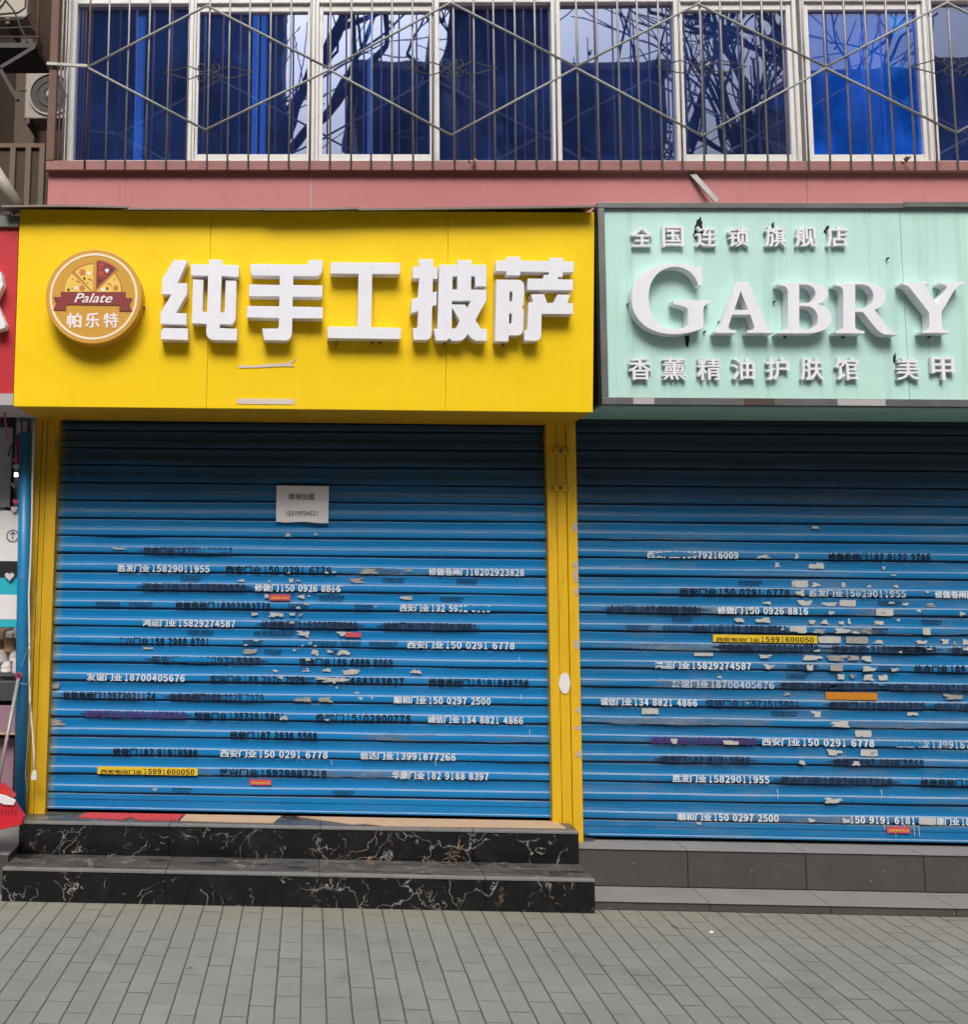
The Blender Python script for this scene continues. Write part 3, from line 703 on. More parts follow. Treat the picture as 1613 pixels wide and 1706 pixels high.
# bolts and tape marks
for a, b_ in ((560,574),(633,572),(620,572),(838,575),(240,513),(740,573)):
    x, z = at(a,b_,Y_SIGN-.012)
    obj('bolt', MB().disc(x,z,.005,Y_SIGN-.03,Y_SIGN-.003,8), M['darkiron'], ys)
for (a,b_,c,d) in ((396,664,491,673),):
    q = [at(a,b_,Y_SIGN-.003), at(c,b_+1,Y_SIGN-.003), at(c-1,d+1,Y_SIGN-.003), at(a-1,d,Y_SIGN-.003)]
    obj('tape_strip', MB().prism(q, Y_SIGN-.003, Y_SIGN-.0005), M['tape'], ys)
tp = [(398,608),(420,609.5),(455,606),(478,605),(494,598),(484,607),(491,611),(470,610.5),(430,612.5),(398,613)]
obj('tape_strip', outline_mesh('tape_strip', [[at(a,b_,Y_SIGN-.004) for a,b_ in tp]], Y_SIGN-.004, Y_SIGN-.001), M['tape'], ys)

# ------------------------------------------------------------------ mint sign
gs = thing('shop_sign', 'pale mint box sign with raised white GABRY lettering in a grey metal frame', 'shop sign', (2.6, -.3, 2.6))
xm0 = at(1009,500,Y_GREEN)[0]
zg1, zg0 = at(1200,349,Y_GREEN)[1], at(1200,664,Y_GREEN)[1]
edges = [xm0, at(1507,500,Y_GREEN)[0], XR-.3]
for a, b_ in zip(edges, edges[1:]):
    obj('front_panel', MB().box(a+.001,b_-.001,Y_GREEN,Y_GREEN+.02,zg0,zg1), M['mint'], gs, bevel=.0015)
fx0 = at(998,500,Y_GREEN)[0]
zf1, zf0 = at(1200,338,Y_GREEN-.02)[1], at(1200,675,Y_GREEN-.02)[1]
obj('frame', MB().box(fx0,XR-.3,Y_GREEN-.02,Y_GREEN+.03,zg1,zf1).box(fx0,XR-.3,Y_GREEN-.02,Y_GREEN+.03,zf0,zg0).box(fx0,xm0,Y_GREEN-.018,Y_GREEN+.03,zg0+.001,zg1-.001), M['steel'], gs, bevel=.002)
for a, b_, c in ((1055,1090,0),(1240,1290,1),(1395,1475,0)):
    x0, x1 = at(a,668,Y_GREEN-.02)[0], at(b_,668,Y_GREEN-.02)[0]
    obj('trim_patch', MB().box(x0,x1,Y_GREEN-.024,Y_GREEN-.0205,zf0+.002,zg0-.003), M['chip' if not c else 'brown'], gs)
obj('trim_patch', MB().box(at(1483,0,Y_GREEN)[0],XR-.31,Y_GREEN-.026,Y_GREEN-.0205,zg1+.006,zf1+.004), M['steel'], gs)
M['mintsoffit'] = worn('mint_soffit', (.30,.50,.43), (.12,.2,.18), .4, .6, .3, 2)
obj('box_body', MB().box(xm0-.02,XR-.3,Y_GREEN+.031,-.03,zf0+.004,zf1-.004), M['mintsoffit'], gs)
GY0, GY1 = Y_GREEN-.07, Y_GREEN-.004
LET = [
 ("M697 80 L697 245 L665 240 C640 150 560 80 455 80 C310 80 220 200 220 345 C220 510 300 640 430 640 C480 640 520 635 548 620 L572 600 L572 470 C572 435 500 425 440 412 L440 380 L775 380 L775 405 C730 415 712 430 712 460 L712 625 C620 665 540 683 440 683 C230 683 66 560 66 365 C66 180 220 50 430 50 C530 50 600 65 640 82 Z",1040,430,5.377),
 ("M1015 212 L1110 212 L1290 630 C1300 655 1320 665 1345 668 L1345 672 L1105 672 L1105 648 C1150 648 1175 640 1165 610 L1130 508 L968 508 L940 600 C930 635 945 648 1008 648 L1008 672 L815 672 L815 655 C850 645 865 620 880 580 Z M1045 300 L1112 465 L988 465 Z",1040,430,5.377),
 ("M85 108 L300 100 C420 100 485 130 485 190 C485 230 450 262 405 275 C470 290 512 330 512 390 C512 470 430 512 300 512 L75 512 L75 498 C140 498 162 490 162 450 L162 185 C162 145 140 125 85 125 Z M252 118 L290 118 C350 118 383 150 383 195 C383 240 350 266 300 266 L252 266 Z M252 292 L300 292 C370 292 402 340 402 400 C402 450 370 480 310 480 C270 480 252 465 252 430 Z",1280,450,4.844),
 ("M540 110 L745 100 C880 100 950 140 950 205 C950 260 915 305 860 320 L960 455 C985 490 1010 510 1055 517 L1055 522 L960 522 C920 520 895 500 870 470 L765 340 L703 338 L703 450 C703 480 720 488 778 492 L778 512 L545 512 L545 495 C595 490 607 480 607 445 L607 185 C607 145 590 128 540 128 Z M703 118 L745 118 C815 118 850 160 850 215 C850 270 815 312 745 312 L703 312 Z",1280,450,4.844),
 ("M1085 118 L1085 100 L1305 95 L1305 112 C1270 115 1255 125 1275 155 L1362 272 L1430 170 C1455 135 1440 120 1390 115 L1390 98 L1580 95 L1580 115 C1540 120 1520 140 1490 185 L1400 340 L1405 450 C1405 480 1420 488 1465 490 L1465 508 L1245 508 L1245 490 C1295 488 1303 480 1303 445 L1300 345 L1160 165 C1140 135 1120 122 1085 118 Z",1280,450,4.844)]
for path, ox, oy, sc in LET:
    obj('raised_letter', traced('raised_letter', path, ox, oy, sc, GY0, GY1, .0008), M['white'], gs)
def row(chars, xs, yc, h, wgt):
    for ch, x in zip(chars, xs):
        Yf = Y_GREEN-.028
        x0, z = at(x-h*.5, yc, Yf); x1 = at(x+h*.5, yc, Yf)[0]
        hh = h*(Yf-CAM.y)/F
        obj('raised_character', text_mesh('raised_character', ch, x0, x1, z, hh, Yf, .024, wgt), M['white'], gs)
row('全国连锁旗舰店', (1070,1122,1177,1231,1293,1344,1396), 394, 36, .020)
row('香薰精油护肤馆美甲', (1067,1124,1182,1239,1296,1354,1412,1514,1572), 614, 39, .018)
M['soot'] = painted('black_burn_mark', (.02,.022,.02), .57)
SM = [[(1160,372),(1166,359),(1171,372),(1172,384),(1166,392),(1158,398),(1155,388)],[(1286,372),(1290,370),(1292,388),(1288,390)],[(1376,378),(1382,376),(1383,398),(1378,396),(1374,386)],[(1141,560),(1149,559),(1146,580),(1143,574)],[(1488,592),(1493,588),(1496,604),(1490,604)]]
for q in SM:
    q = [(a*(1-t_)+c*t_+random.uniform(-1.6,1.6), b_*(1-t_)+d*t_+random.uniform(-2,2)) for (a,b_),(c,d) in zip(q, q[1:]+q[:1]) for t_ in (0,.33,.66)]
    obj('burn_mark', outline_mesh('burn_mark', [[at(a,b_,Y_GREEN-.003) for a,b_ in q]], Y_GREEN-.003, Y_GREEN-.001), M['soot'], gs)
for a, b_ in ((1046,507),(1198,537),(1308,562),(1405,562),(1548,562),(1479,431),(1178,508),(1290,503),(1174,553)):
    x, z = at(a,b_,Y_GREEN-.01)
    obj('bolt', MB().disc(x,z,.005,Y_GREEN-.02,Y_GREEN-.003,8), M['darkiron'], gs)
xg = at(995,500,Y_SIGN)[0]
obj('end_strip', MB().box(xg-.006, fx0-.003, Y_GREEN+.0, -.03, zf0+.01, zf1-.02), M['black'], gs)

# ------------------------------------------------------------------ roller shutters
PITCH = 29.7*5.88/F
def slat_profile(z0, z1):
    """list of (y, z) from the bottom up; z0 is a slat joint"""
    pr = []; z = z0
    while z < z1:
        p = PITCH
        pr += [(.012,z),(.012,z+.085*p),(-.0125,z+.095*p),(-.0155,z+.13*p),(-.0165,z+.25*p),(-.0150,z+.40*p),(-.0110,z+.425*p),(-.0035,z+.47*p),(-.0010,z+.60*p),(-.0020,z+.80*p),(-.0040,z+.93*p),(-.0030,z+.970*p),(.012,z+.985*p)]
        z += p
    return pr, z
def make_shutter(x0, x1, zbot, ztop, m_, label):
    t = thing('roller_shutter', label, 'roller shutter', ((x0+x1)/2, 0, zbot))
    z0 = zbot+.085
    pr, zend = slat_profile(z0, ztop)
    n = 60; vs = []; fs = []
    for i in range(n+1):
        x = x0+(x1-x0)*i/n
        for k, (y, z) in enumerate(pr):
            row_ = k//13
            rnd = random.Random(row_*131+7)
            sag = .0030*math.sin(x*1.7+row_*1.3)+.0014*math.sin(x*6.1+row_*2.7)+rnd.uniform(-.002,.002)
            vs.append((x, y+.004*math.sin(x*2.3+row_*.9)+.0025*math.sin(x*7.9+row_*4.1)*(1 if row_ % 3 else 0), z+sag*.6))
    m = len(pr)
    for i in range(n):
        for k in range(m-1): fs.append((i*m+k,(i+1)*m+k,(i+1)*m+k+1,i*m+k+1))
    o = obj('slat_curtain', MB().add(vs, fs), m_, t)
    bb = MB()
    prof = [(.004,z0-.002),(-.020,z0-.004),(-.020,z0-.030),(-.016,z0-.034),(-.016,zbot+.012),(-.024,zbot+.008),(-.024,zbot),(.01,zbot)]
    bb.add([(x0,y,z) for y,z in prof]+[(x1,y,z) for y,z in prof], [(i,i+1,i+9,i+8) for i in range(7)]+[tuple(range(8)),tuple(range(15,7,-1))])
    obj('bottom_bar', bb, m_, t)
    return t, z0
xs0, xs1 = at(73,1340,0)[0]-.02, at(919,1358,0)[0]+.02
zb_l = at(480,1352,0)[1]
zb_r = at(1290,1396,0)[1]
xr0 = at(968,1388,0)[0]-.03
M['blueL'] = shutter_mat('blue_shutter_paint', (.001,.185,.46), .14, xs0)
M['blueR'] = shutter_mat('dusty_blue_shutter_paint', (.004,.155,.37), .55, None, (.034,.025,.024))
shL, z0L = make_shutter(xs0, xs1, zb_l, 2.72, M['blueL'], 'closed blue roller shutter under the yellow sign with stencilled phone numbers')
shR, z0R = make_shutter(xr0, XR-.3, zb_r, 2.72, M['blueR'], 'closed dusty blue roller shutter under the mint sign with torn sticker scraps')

def snap(z, z0, lower=True):
    """height of the nearest slat band (the bulging lower one, or the flat upper one)"""
    k = round((z - z0)/PITCH - (.25 if lower else .73))
    return z0 + (k + (.25 if lower else .73))*PITCH
PN = {'w':('pw','white'),'f':('pwf','faded white'),'k':('pk','black'),'d':('pkf','faded black'),'p':('pp','purple')}
def advert(t, z0, body, a, b_, yc, c, bold=.042):
    x0, zz_ = at(a, yc, -.018); x1 = at(b_, yc, -.018)[0]; zz_ = at((a+b_)/2, yc, -.018)[1]
    if x1 > XR-.3: x1 = XR-.32
    z = snap(zz_, z0)
    mo = re.match(r'([^0-9]*)(.*)', body); nm_, num_ = mo.group(1).strip(), mo.group(2).strip()
    wn_ = len(nm_)*1.0 + (.35 if nm_ and body[len(nm_)] == ' ' else .12); wd_ = sum(.40 if ch == ' ' else .66 for ch in num_)
    xm = x0 + (x1-x0)*wn_/(wn_+wd_) if nm_ else x0
    hz = .0415 if bold < .05 else .045
    vs, fs = [], []
    def digits(txt, a_, b__, wgt, hh):
        pit = (b__-a_)/len(txt)
        for q_, ch in enumerate(txt):
            cx_ = a_+pit*(q_+.5); gw = pit*(.50 if ch == '1' else .84)
            put(chr(ord(ch)+0xFEE0), cx_-gw/2, cx_+gw/2, wgt, hh)
    def put(txt, a_, b__, wgt, hh):
        me = text_mesh('tmp', txt, a_, b__, z, hh, -.0215, 0, wgt)
        o_ = len(vs); vs.extend(tuple(v.co) for v in me.vertices); fs.extend(tuple(k+o_ for k in p.vertices) for p in me.polygons); bpy.data.meshes.remove(me)
    gap_ = .012
    if nm_: put(nm_, x0, xm-gap_*.6, bold*.8, hz)
    words = num_.split(' '); tot = sum(.40 if ch == ' ' else .66 for ch in num_); xx = xm
    for wd in words:
        ww = (x1-xm)*len(wd)*.66/tot
        digits(wd, xx, xx+ww, bold*1.35, hz*.96); xx += ww + (x1-xm)*.40/tot
    return obj('painted_advert', MB().add(vs, fs), M[PN[c][0]], t)
D = '修做卷闸门 '
LEFT = [('陕南门业18209183987',240,388,919,'d'),('胜发门业15829011955',196,350,950,'w'),('西安门业 150 0291 6778',376,552,951,'k'),(D+'18202923828',714,874,955,'w'),
 ('西安门业 15129393856',237,410,977,'d'),('修做门 150 0926 8816',424,568,980,'w'),(D+'18302983779',292,451,1007,'k'),('西安门业132 5992 3119',666,818,1013,'w'),
 ('鸿运门业 15829274587',238,393,1035,'w'),(D+'15209289066',435,596,1039,'d'),('诚信门业 187 2933 3661',638,795,1041,'d'),('中兴门业 158 2988 8701',196,350,1064,'k'),
 ('西安门业 150 0291 6778',678,858,1071,'w'),('平安门业 18209213337',252,434,1094,'d'),('信合门业 189 6689 8069',498,655,1097,'k'),('友谊门业 18700405676',145,309,1122,'w'),
 ('宏运门业 188 2928 7079',350,508,1126,'k'),('修门 13488333927',526,674,1128,'k'),(D+'15191848758',714,881,1129,'k'),(D+'13572021174',105,260,1151,'k'),
 (D+'188 2928 7079',282,440,1153,'d'),('顺和门业 150 0297 2500',656,818,1158,'w'),('西安门业 13991958628',142,310,1180,'p'),('恒强门业 13572515801',324,475,1182,'k'),
 ('卷闸门 15102900775',525,685,1186,'k'),('诚信门业 134 8821 4866',712,872,1189,'w'),('修做门 187 2936 5568',383,529,1213,'k'),('修做门 182 91919586',188,330,1240,'k'),
 ('西安门业 150 0291 6778',367,547,1243,'w'),('信达门业13991877266',600,760,1246,'w'),('艺兴门业 15929997218',365,545,1303,'k'),('华康门业 182 9188 8397',653,815,1306,'w')]
for q in LEFT: advert(shL, z0L, *q)
RIGHT = [('西安门业 13679216009',1078,1231,930,'w'),(D+'182 9122 2785',1380,1551,934,'k'),('西安门业 150 0291 6778',1132,1316,990,'k'),('胜发门业15829011955',1348,1510,994,'f'),
 (D+'182',1557,1650,995,'w'),('诚信门业 187 2933 3661',1010,1170,1017,'d'),('修做门 150 0926 8816',1195,1347,1020,'w'),('中兴门业 158 2988 8701',1154,1312,1049,'d'),
 (D+'18302983779',1197,1365,1082,'d'),(D+'15209285066',1385,1560,1084,'d'),('信合门业 18',1585,1670,1087,'d'),('鸿运门业 15829274587',1091,1252,1108,'w'),('信合门业 189 6689',1523,1650,1114,'k'),
 ('友谊门业 18700405676',1118,1290,1138,'f'),('宏运门业 188 2928 7079',1300,1465,1142,'d'),('平安门业 18209213337',1472,1640,1145,'d'),('诚信门业134 8821 4866',1000,1162,1166,'w'),
 ('恒强门业 13572515801',1175,1332,1171,'d'),('卷闸门 15102900775',1380,1542,1175,'d'),('中兴门业 158',1557,1650,1178,'d'),('西安门业 13991958628',1085,1260,1226,'p'),
 ('西安门业 150 0291 6778',1269,1457,1230,'w'),('信达门业13991877266',1491,1655,1233,'f'),('修做门 182 91919586',1100,1250,1259,'d'),('修做门 187 2936 5568',1387,1539,1262,'d'),
 ('胜发门业15829011955',1120,1282,1287,'w'),('艺兴门业 15929997218',1300,1487,1292,'d'),(D+'15191',1533,1650,1295,'k'),('顺和门业 150 0297 2500',1128,1297,1347,'w'),
 ('150 9191 6181',1414,1525,1353,'w'),('华康门业 182 9188',1547,1660,1355,'w')]
for q in RIGHT: advert(shR, z0R, *q)
def smear_mat(name, col, fade):
    m = painted(name, col, fade); t = m.node_tree
    for n in t.nodes:
        if n.type == 'MAPPING': n.inputs['Scale'].default_value = (.35, 1, 1.2)
        if n.type == 'TEX_NOISE': n.inputs['Scale'].default_value = 9
        if n.type == 'VALTORGB': n.color_ramp.elements[0].position = fade-.14; n.color_ramp.elements[1].position = fade+.16
    return m
M['smeardark'] = smear_mat('dark_solvent_smear', (.030,.065,.135), .53)
M['smearpale'] = smear_mat('pale_overpaint_smear', (.20,.27,.36), .46)
def smear(t, z0, a, b_, yc, mm):
    x0 = at(a-10, yc, -.018)[0]; x1 = min(at(b_+12, yc, -.018)[0], XR-.31); z = snap(at((a+b_)/2, yc, -.018)[1], z0)
    n = 14; up_, lo_ = [], []
    for k in range(n+1):
        u = k/n; e = min(1, 5*u+.15, 5*(1-u)+.15)
        up_.append((x0+(x1-x0)*u+random.uniform(-.006,.006), z+.021*e*random.uniform(.75,1))); lo_.append((x0+(x1-x0)*u+random.uniform(-.006,.006), z-.021*e*random.uniform(.75,1)))
    q = up_+lo_[::-1]
    vs = [(x,-.0192,zz2) for x,zz2 in q]
    obj('paint_smear', MB().add(vs, [(k,k+1,2*n-k,2*n+1-k) for k in range(n)]), M[mm], t)
for q in RIGHT:
    if q[4] in 'dp': smear(shR, z0R, q[1], q[2], q[3], 'smeardark')
for q in LEFT:
    if q[4] in 'dp': smear(shL, z0L, q[1], q[2], q[3], 'smeardark')
for q in ((985,1250,1012),(1000,1600,1080),(1020,1400,1140),(985,1320,1195),(1330,1610,1197),(1290,1500,1020),(1400,1610,1052),(990,1180,905),(1180,1500,1375)): smear(shR, z0R, *q, 'smearpale')
for q in ((560,720,951),(620,660,960),(100,240,1150),(500,700,1300),(260,420,1270),(600,900,1215)): smear(shL, z0L, *q, 'smearpale')
# small two-line stamped adverts
def stamp(t, z0, a, b_, yc, c='d'):
    x0, z = at(a, yc, -.01); x1 = at(b_, yc, -.01)[0]
    lo = snap(z, z0, True); up = snap(z, z0, False)
    lower = abs(lo-z) < abs(up-z); z = lo if lower else up; y = -.0212 if lower else -.0095
    m1 = text_mesh('stamped_advert', '疏通管道换锁\n15209287066', x0, x1, z, .030, y, 0, .012)
    obj('stamped_advert', m1, M['pkf'], t)
for q in ((300,335,963),(637,675,966),(760,796,968),(530,575,996),(733,772,998),(160,201,1004),(215,255,1004),(480,515,1006),(590,622,1009),(312,357,1050),(423,490,1050),(405,438,1066),(520,562,1067),(567,602,1067),(615,662,1068),(440,470,1081),(548,562,1081),(480,523,1138),(288,320,1315),(555,590,1315)):
    stamp(shL, z0L, *q)
for q in ((1042,1082,1046),(1103,1146,1046),(1230,1270,975),(1120,1156,1030),(1463,1502,1006),(1535,1570,1035),(1450,1478,1052),(1510,1535,1052),(1310,1350,1110),(1310,1345,1126),(1462,1500,1113),(1285,1330,1185),(1340,1362,1112)):
    stamp(shR, z0R, *q)
# stickers and torn scraps
def torn(cx, cz, w_, h_, jag, n=26, rnd=random):
    pts = []; ph = rnd.uniform(0, 6.28); notch = rnd.uniform(0, 6.28)
    for k in range(n):
        a = 2*math.pi*(k+.35*rnd.random())/n; c, s_ = math.cos(a), math.sin(a)
        e = min(1/max(abs(c), abs(s_)), 1.38)
        q = 1 - jag*(.55*rnd.random() + .45*(.5+.5*math.sin(3*a+ph)))
        if jag > .12 and abs((a-notch+math.pi) % (2*math.pi)-math.pi) < .35: q *= .55
        pts.append((cx+w_/2*c*e*q, cz+h_/2*s_*e*q))
    return pts
def scrap(t, z0, px, py, w_, h_, kind='w', jag=.35, name='torn_sticker'):
    sc_ = 5.88/F
    x, z = at(px, py, -.01)
    lo = snap(z, z0, True); up = snap(z, z0, False)
    lower = abs(lo-z) < abs(up-z)
    base = lo if lower else up
    hh = min(h_*sc_, .040); zr = z; z = min(max(z, base-(.040-hh)/2), base+(.040-hh)/2)
    y = (-.0225 if lower else -.0105) - random.uniform(0,.0012)
    if zr < z0+.004: z = zr; y = -.0265
    mm = {'w':'stickerwhite','g':'stickergrey','y':'stickeryellow','o':'stickerorange','r':'stickerred'}[kind]
    pts = torn(x, z, w_*sc_, hh, jag)
    o = obj(name, outline_mesh(name, [pts], y, y+.0008), M[mm], t)
    return o, x, z, y, hh
SL = [(480,893,10,8),(526,890,7,5),(200,914,28,4),(402,967,14,5),(485,967,9,9),(497,967,10,5),(615,952,35,10),(680,950,17,6),(595,967,28,10),(678,996,26,7),(502,994,14,7),(424,1022,12,7),(460,1022,28,9),(487,1023,12,6),(501,1024,8,6),(505,1053,25,9),(575,1055,30,9),(415,1080,32,10),(525,1080,15,12),(572,1081,24,10),(510,1112,14,8),(545,1112,16,7),(585,1112,36,12),(693,1113,22,8),(505,1168,35,9),(543,1168,27,10),(555,1126,64,9),(88,1148,28,11),(94,1205,34,13),(545,1201,8,4),(473,1197,15,8),(258,1314,10,5),(247,1080,20,4),(444,990,9,8),(497,1012,8,5)]
for q in SL: scrap(shL, z0L, *q, kind='w' if random.random() < .75 else 'g', jag=.5)
Z5 = [(172,92,140,60,.05),(308,85,90,50,.6),(543,95,40,55,.4),(765,100,60,30,.7),(165,165,90,60,.6),(212,248,140,55,.4),(420,255,155,35,.4),(580,248,140,55,.08),(888,330,145,60,.05),(430,320,70,40,.7),(118,420,110,50,.5),(275,395,65,40,.4),(380,395,70,45,.6),(525,412,50,35,.4),(593,400,30,60,.5),(845,408,90,40,.3),(147,468,148,60,.15),(322,480,115,40,.3),(525,485,150,55,.6),(735,475,100,60,.6),(1247,487,65,60,.1),(425,550,190,58,.06),(660,552,190,58,.06),(845,565,90,35,.5),(1215,568,110,40,.5),(1415,565,80,55,.6),(1500,580,30,30,.2),(1600,570,70,50,.3),(280,700,190,50,.4),(490,700,190,55,.3),(630,700,100,45,.3),(740,708,95,50,.3),(247,780,60,55,.3),(475,785,110,55,.1),(755,800,115,45,.3),(975,805,80,35,.5),(525,860,75,50,.4),(622,850,50,40,.5),(760,860,95,60,.4),(882,865,85,55,.3),(1480,1025,180,50,.4),(60,1000,70,40,.7),(1290,240,90,20,.7),(1300,265,100,18,.6),(1550,340,60,50,.8)]
for x, y, a, b_, j in Z5: scrap(shR, z0R, 1300+x/5.153, 960+y/5.153, a/5.153, b_/5.153, 'g' if (x,y)==(475,785) or random.random()<.25 else 'w', j)
for q in ((1270,928,34,8,.8),(1295,936,10,10,.6),(1326,932,8,11,.6),(1361,947,28,12,.3),(1172,1088,31,5,.05),(1231,1033,20,8,.5),(1272,1033,28,9,.4),(1275,1090,26,8,.7),(1281,1110,24,9,.7),(1083,1181,28,10,.1),(1361,1187,14,11,.3),(1398,1212,34,11,.4),(1438,1216,27,11,.08),(1390,1245,28,12,.5),(1448,1247,28,11,.08),(1122,1239,12,9,.3),(1217,1240,28,8,.3),(1335,1273,12,9,.5),(1425,1275,14,8,.6),(1387,1335,35,11,.6),(1163,1370,10,5,.5),(1408,1369,14,9,.4),(1350,1366,13,7,.5),(1543,1370,28,12,.1),(1520,1186,20,6,.3),(1359,877,14,5,.4)):
    scrap(shR, z0R, q[0], q[1], q[2], q[3], 'w', q[4])
for k in range(34):
    scrap(shL, z0L, random.gauss(520,70), random.uniform(950,1180), random.uniform(4,13), random.uniform(2.5,6), 'w', .6)
for k in range(24):
    scrap(shR, z0R, random.gauss(1440,110), random.uniform(940,1200), random.uniform(4,16), random.uniform(2.5,7), 'w', .6)
def label_sticker(t, z0, a, b_, yc, kind, body, lower, h=.041, tb=.03):
    x0, z = at(a, yc, -.02); x1 = at(b_, yc, -.02)[0]; zc = at((a+b_)/2, yc, -.02)[1]
    zr = zc; z = snap(zc, z0, lower); y = -.0235 if lower else -.0125
    if zr < z0+.02: z = min(zr, z0-.022); y = -.0265
    mm = {'y':'stickeryellow','o':'stickerorange','r':'stickerred'}[kind]
    st = obj('sticker', MB().box(x0,x1,y,y+.001,z-h/2,z+h/2), M[mm], t)
    if body:
        if kind == 'y':
            nm_, num_ = re.match(r'([^0-9]*)(.*)', body).groups(); xm = x0+(x1-x0)*.455
            obj('lettering', text_mesh('lettering', nm_, x0+.018, xm-.004, z-.007, .024, y-.0006, 0, .03), M['black'], st)
            vs, fs = [], []; pit = (x1-.016-xm)/len(num_)
            for k, ch in enumerate(num_):
                gw = pit*(.5 if ch == '1' else .84); cx_ = xm+pit*(k+.5)
                me = text_mesh('tmp', chr(ord(ch)+0xFEE0), cx_-gw/2, cx_+gw/2, z-.003, .030, y-.0006, 0, .05)
                o_ = len(vs); vs.extend(tuple(v.co) for v in me.vertices); fs.extend(tuple(q+o_ for q in p.vertices) for p in me.polygons)
            obj('lettering', MB().add(vs, fs), M['black'], st)
        else: obj('lettering', text_mesh('lettering', body, x0+.01, x1-.008, z-.003, tb, y-.0006, 0, .02), M['stickeryellow'], st)
label_sticker(shL, z0L, 162, 329, 1299, 'y', '西安电动门业15991600050', True)
label_sticker(shL, z0L, 416, 452, 1316, 'r', '疏通管道电话', False, .032, .012)
label_sticker(shL, z0L, 449, 484, 994, 'r', '疏通管道电话', False, .034, .012)
label_sticker(shL, z0L, 576, 602, 1055, 'r', '', False, .026)
label_sticker(shR, z0R, 1189, 1363, 1066, 'y', '西安电动门业15991600050', False)
label_sticker(shR, z0R, 1377, 1463, 1157, 'o', '', False)
label_sticker(shR, z0R, 1476, 1515, 1371, 'r', '疏通管道电话', False, .036, .012)
# paint runs on the right shutter
for a, b_, l in ((1295,1318,12),(1468,1318,9),(1491,1378,14),(1522,1378,13),(1530,1378,14),(1473,1376,6),(1507,1376,6)):
    x, z = at(a, b_, -.022); obj('paint_drip', MB().tube([(x,-.0245,z+.01),(x+.002,-.0245,z-.01),(x+.003,-.0245,z-l*.0034)], .0022, 5, .0012), M['paper'], shR)
for a, b_ in ((865,1098),(868,1160),(882,1218),(552,1268),(725,1270)):
    x, z = at(a, b_, -.022); obj('paint_drip', MB().tube([(x,-.0245,z+.01),(x+.004,-.0245,z-.02)], .002, 5, .001), M['paper'], shL)

# paper notice
nt_ = thing('paper_notice', 'white paper notice taped to the blue shutter advertising the shop to let', 'notice', (at(504,840,-.03)[0], -.03, at(504,840,-.03)[1]))
c4 = [at(461,809,-.026), at(548,810,-.026), at(547,871,-.026), at(460,869,-.026)]
nn = 12; vs = []
for j in range(5):
    for i in range(nn+1):
        u, v_ = i/nn, j/4
        tp_, bt_ = lerp(c4[0],c4[1],u), lerp(c4[3],c4[2],u); p = lerp(tp_, bt_, v_)
        vs.append((p[0], -.027-.0025*math.sin(u*7+v_*3), p[1]-(.003*math.sin(u*9) if j == 4 else 0)))
nm = MB().add(vs, [(j*(nn+1)+i, j*(nn+1)+i+1, (j+1)*(nn+1)+i+1, (j+1)*(nn+1)+i) for j in range(4) for i in range(nn)])
obj('paper_sheet', nm, M['paper'], nt_)
for body, a, b_, yc, h in (('商铺出租',481,524,827,10.5),('15319734521',477,529,855,7.5)):
    x0, z = at(a,yc,-.031); x1 = at(b_,yc,-.031)[0]
    obj('lettering', text_mesh('lettering',body,x0,x1,z,h*5.85/F,-.0312,0,.004), M['ink'], nt_)

# ------------------------------------------------------------------ yellow posts
def post(name, label, a0, a1, zb, zt_, y0, grooves, px_y=1040, mm='ypost'):
    t = thing(name, label, 'door post', (at((a0+a1)/2,px_y,y0)[0], y0, zb))
    x0, x1 = at(a0,px_y,y0)[0], at(a1,px_y,y0)[0]
    xs = [x0]+[x0+(x1-x0)*g for g in grooves]+[x1]
    mb = MB()
    for k in range(len(xs)-1):
        mb.box(xs[k]+(.0015 if k else 0), xs[k+1]-(.0015 if k < len(xs)-2 else 0), y0+(.0 if k % 2 == 0 else .004), .04, zb, zt_)
    obj('casing', mb, M[mm], t, bevel=.0025)
    return t, x0, x1
mp, mx0, mx1 = post('door_post', 'yellow steel post between the two blue shutters, with two small brackets and a white patch', 915.5, 965.5, SILL_R-.01, 2.62, -.065, (.32,.66))
for b_ in (752, 813):
    x, z = at(934, b_, -.07); x0, x1 = at(916,b_,-.07)[0], at(951,b_,-.07)[0]
    bk = obj('bracket', MB().box(x0,x1,-.072,-.0655,z-.018,z+.018), M['ypost'], mp, bevel=.003)
    for dx in (-.042,.0,.042): obj('screw', MB().disc(x+dx,z,.010 if dx==0 else .006,-.077,-.0715,12), M['rust'], bk)
obj('white_patch', outline_mesh('white_patch', [[at(941+9*math.cos(k*.349)*(1+.1*random.random()),1138+17*math.sin(k*.349)*(1+.06*random.random()),-.067) for k in range(18)]], -.0672, -.0645), M['paper'], mp)
for b_, h in ((877,9),(940,6),(958,12),(986,6),(1073,9),(1182,5),(1212,4),(1256,6)):
    x, z = at(957+(b_-877)*.0165, b_, -.067); s_ = 5.8/F
    pts = [(x+.012,z+h*s_),(x-.006*random.random()-.004,z+h*s_*.5),(x-.014*random.random()-.004,z-h*s_*.2),(x-.004,z-h*s_*.8),(x+.012,z-h*s_)]
    obj('paint_chip', outline_mesh('paint_chip', [pts], -.0672, -.0645), M['chip'], mp)
lp_, lx0, lx1 = post('door_post', 'yellow steel post left of the shutter, grimy and stained green beside the blue pipe', 47, 86, SILL_L-.005, 2.62, -.065, (.28,.52,), 1040, 'ypostgrime')
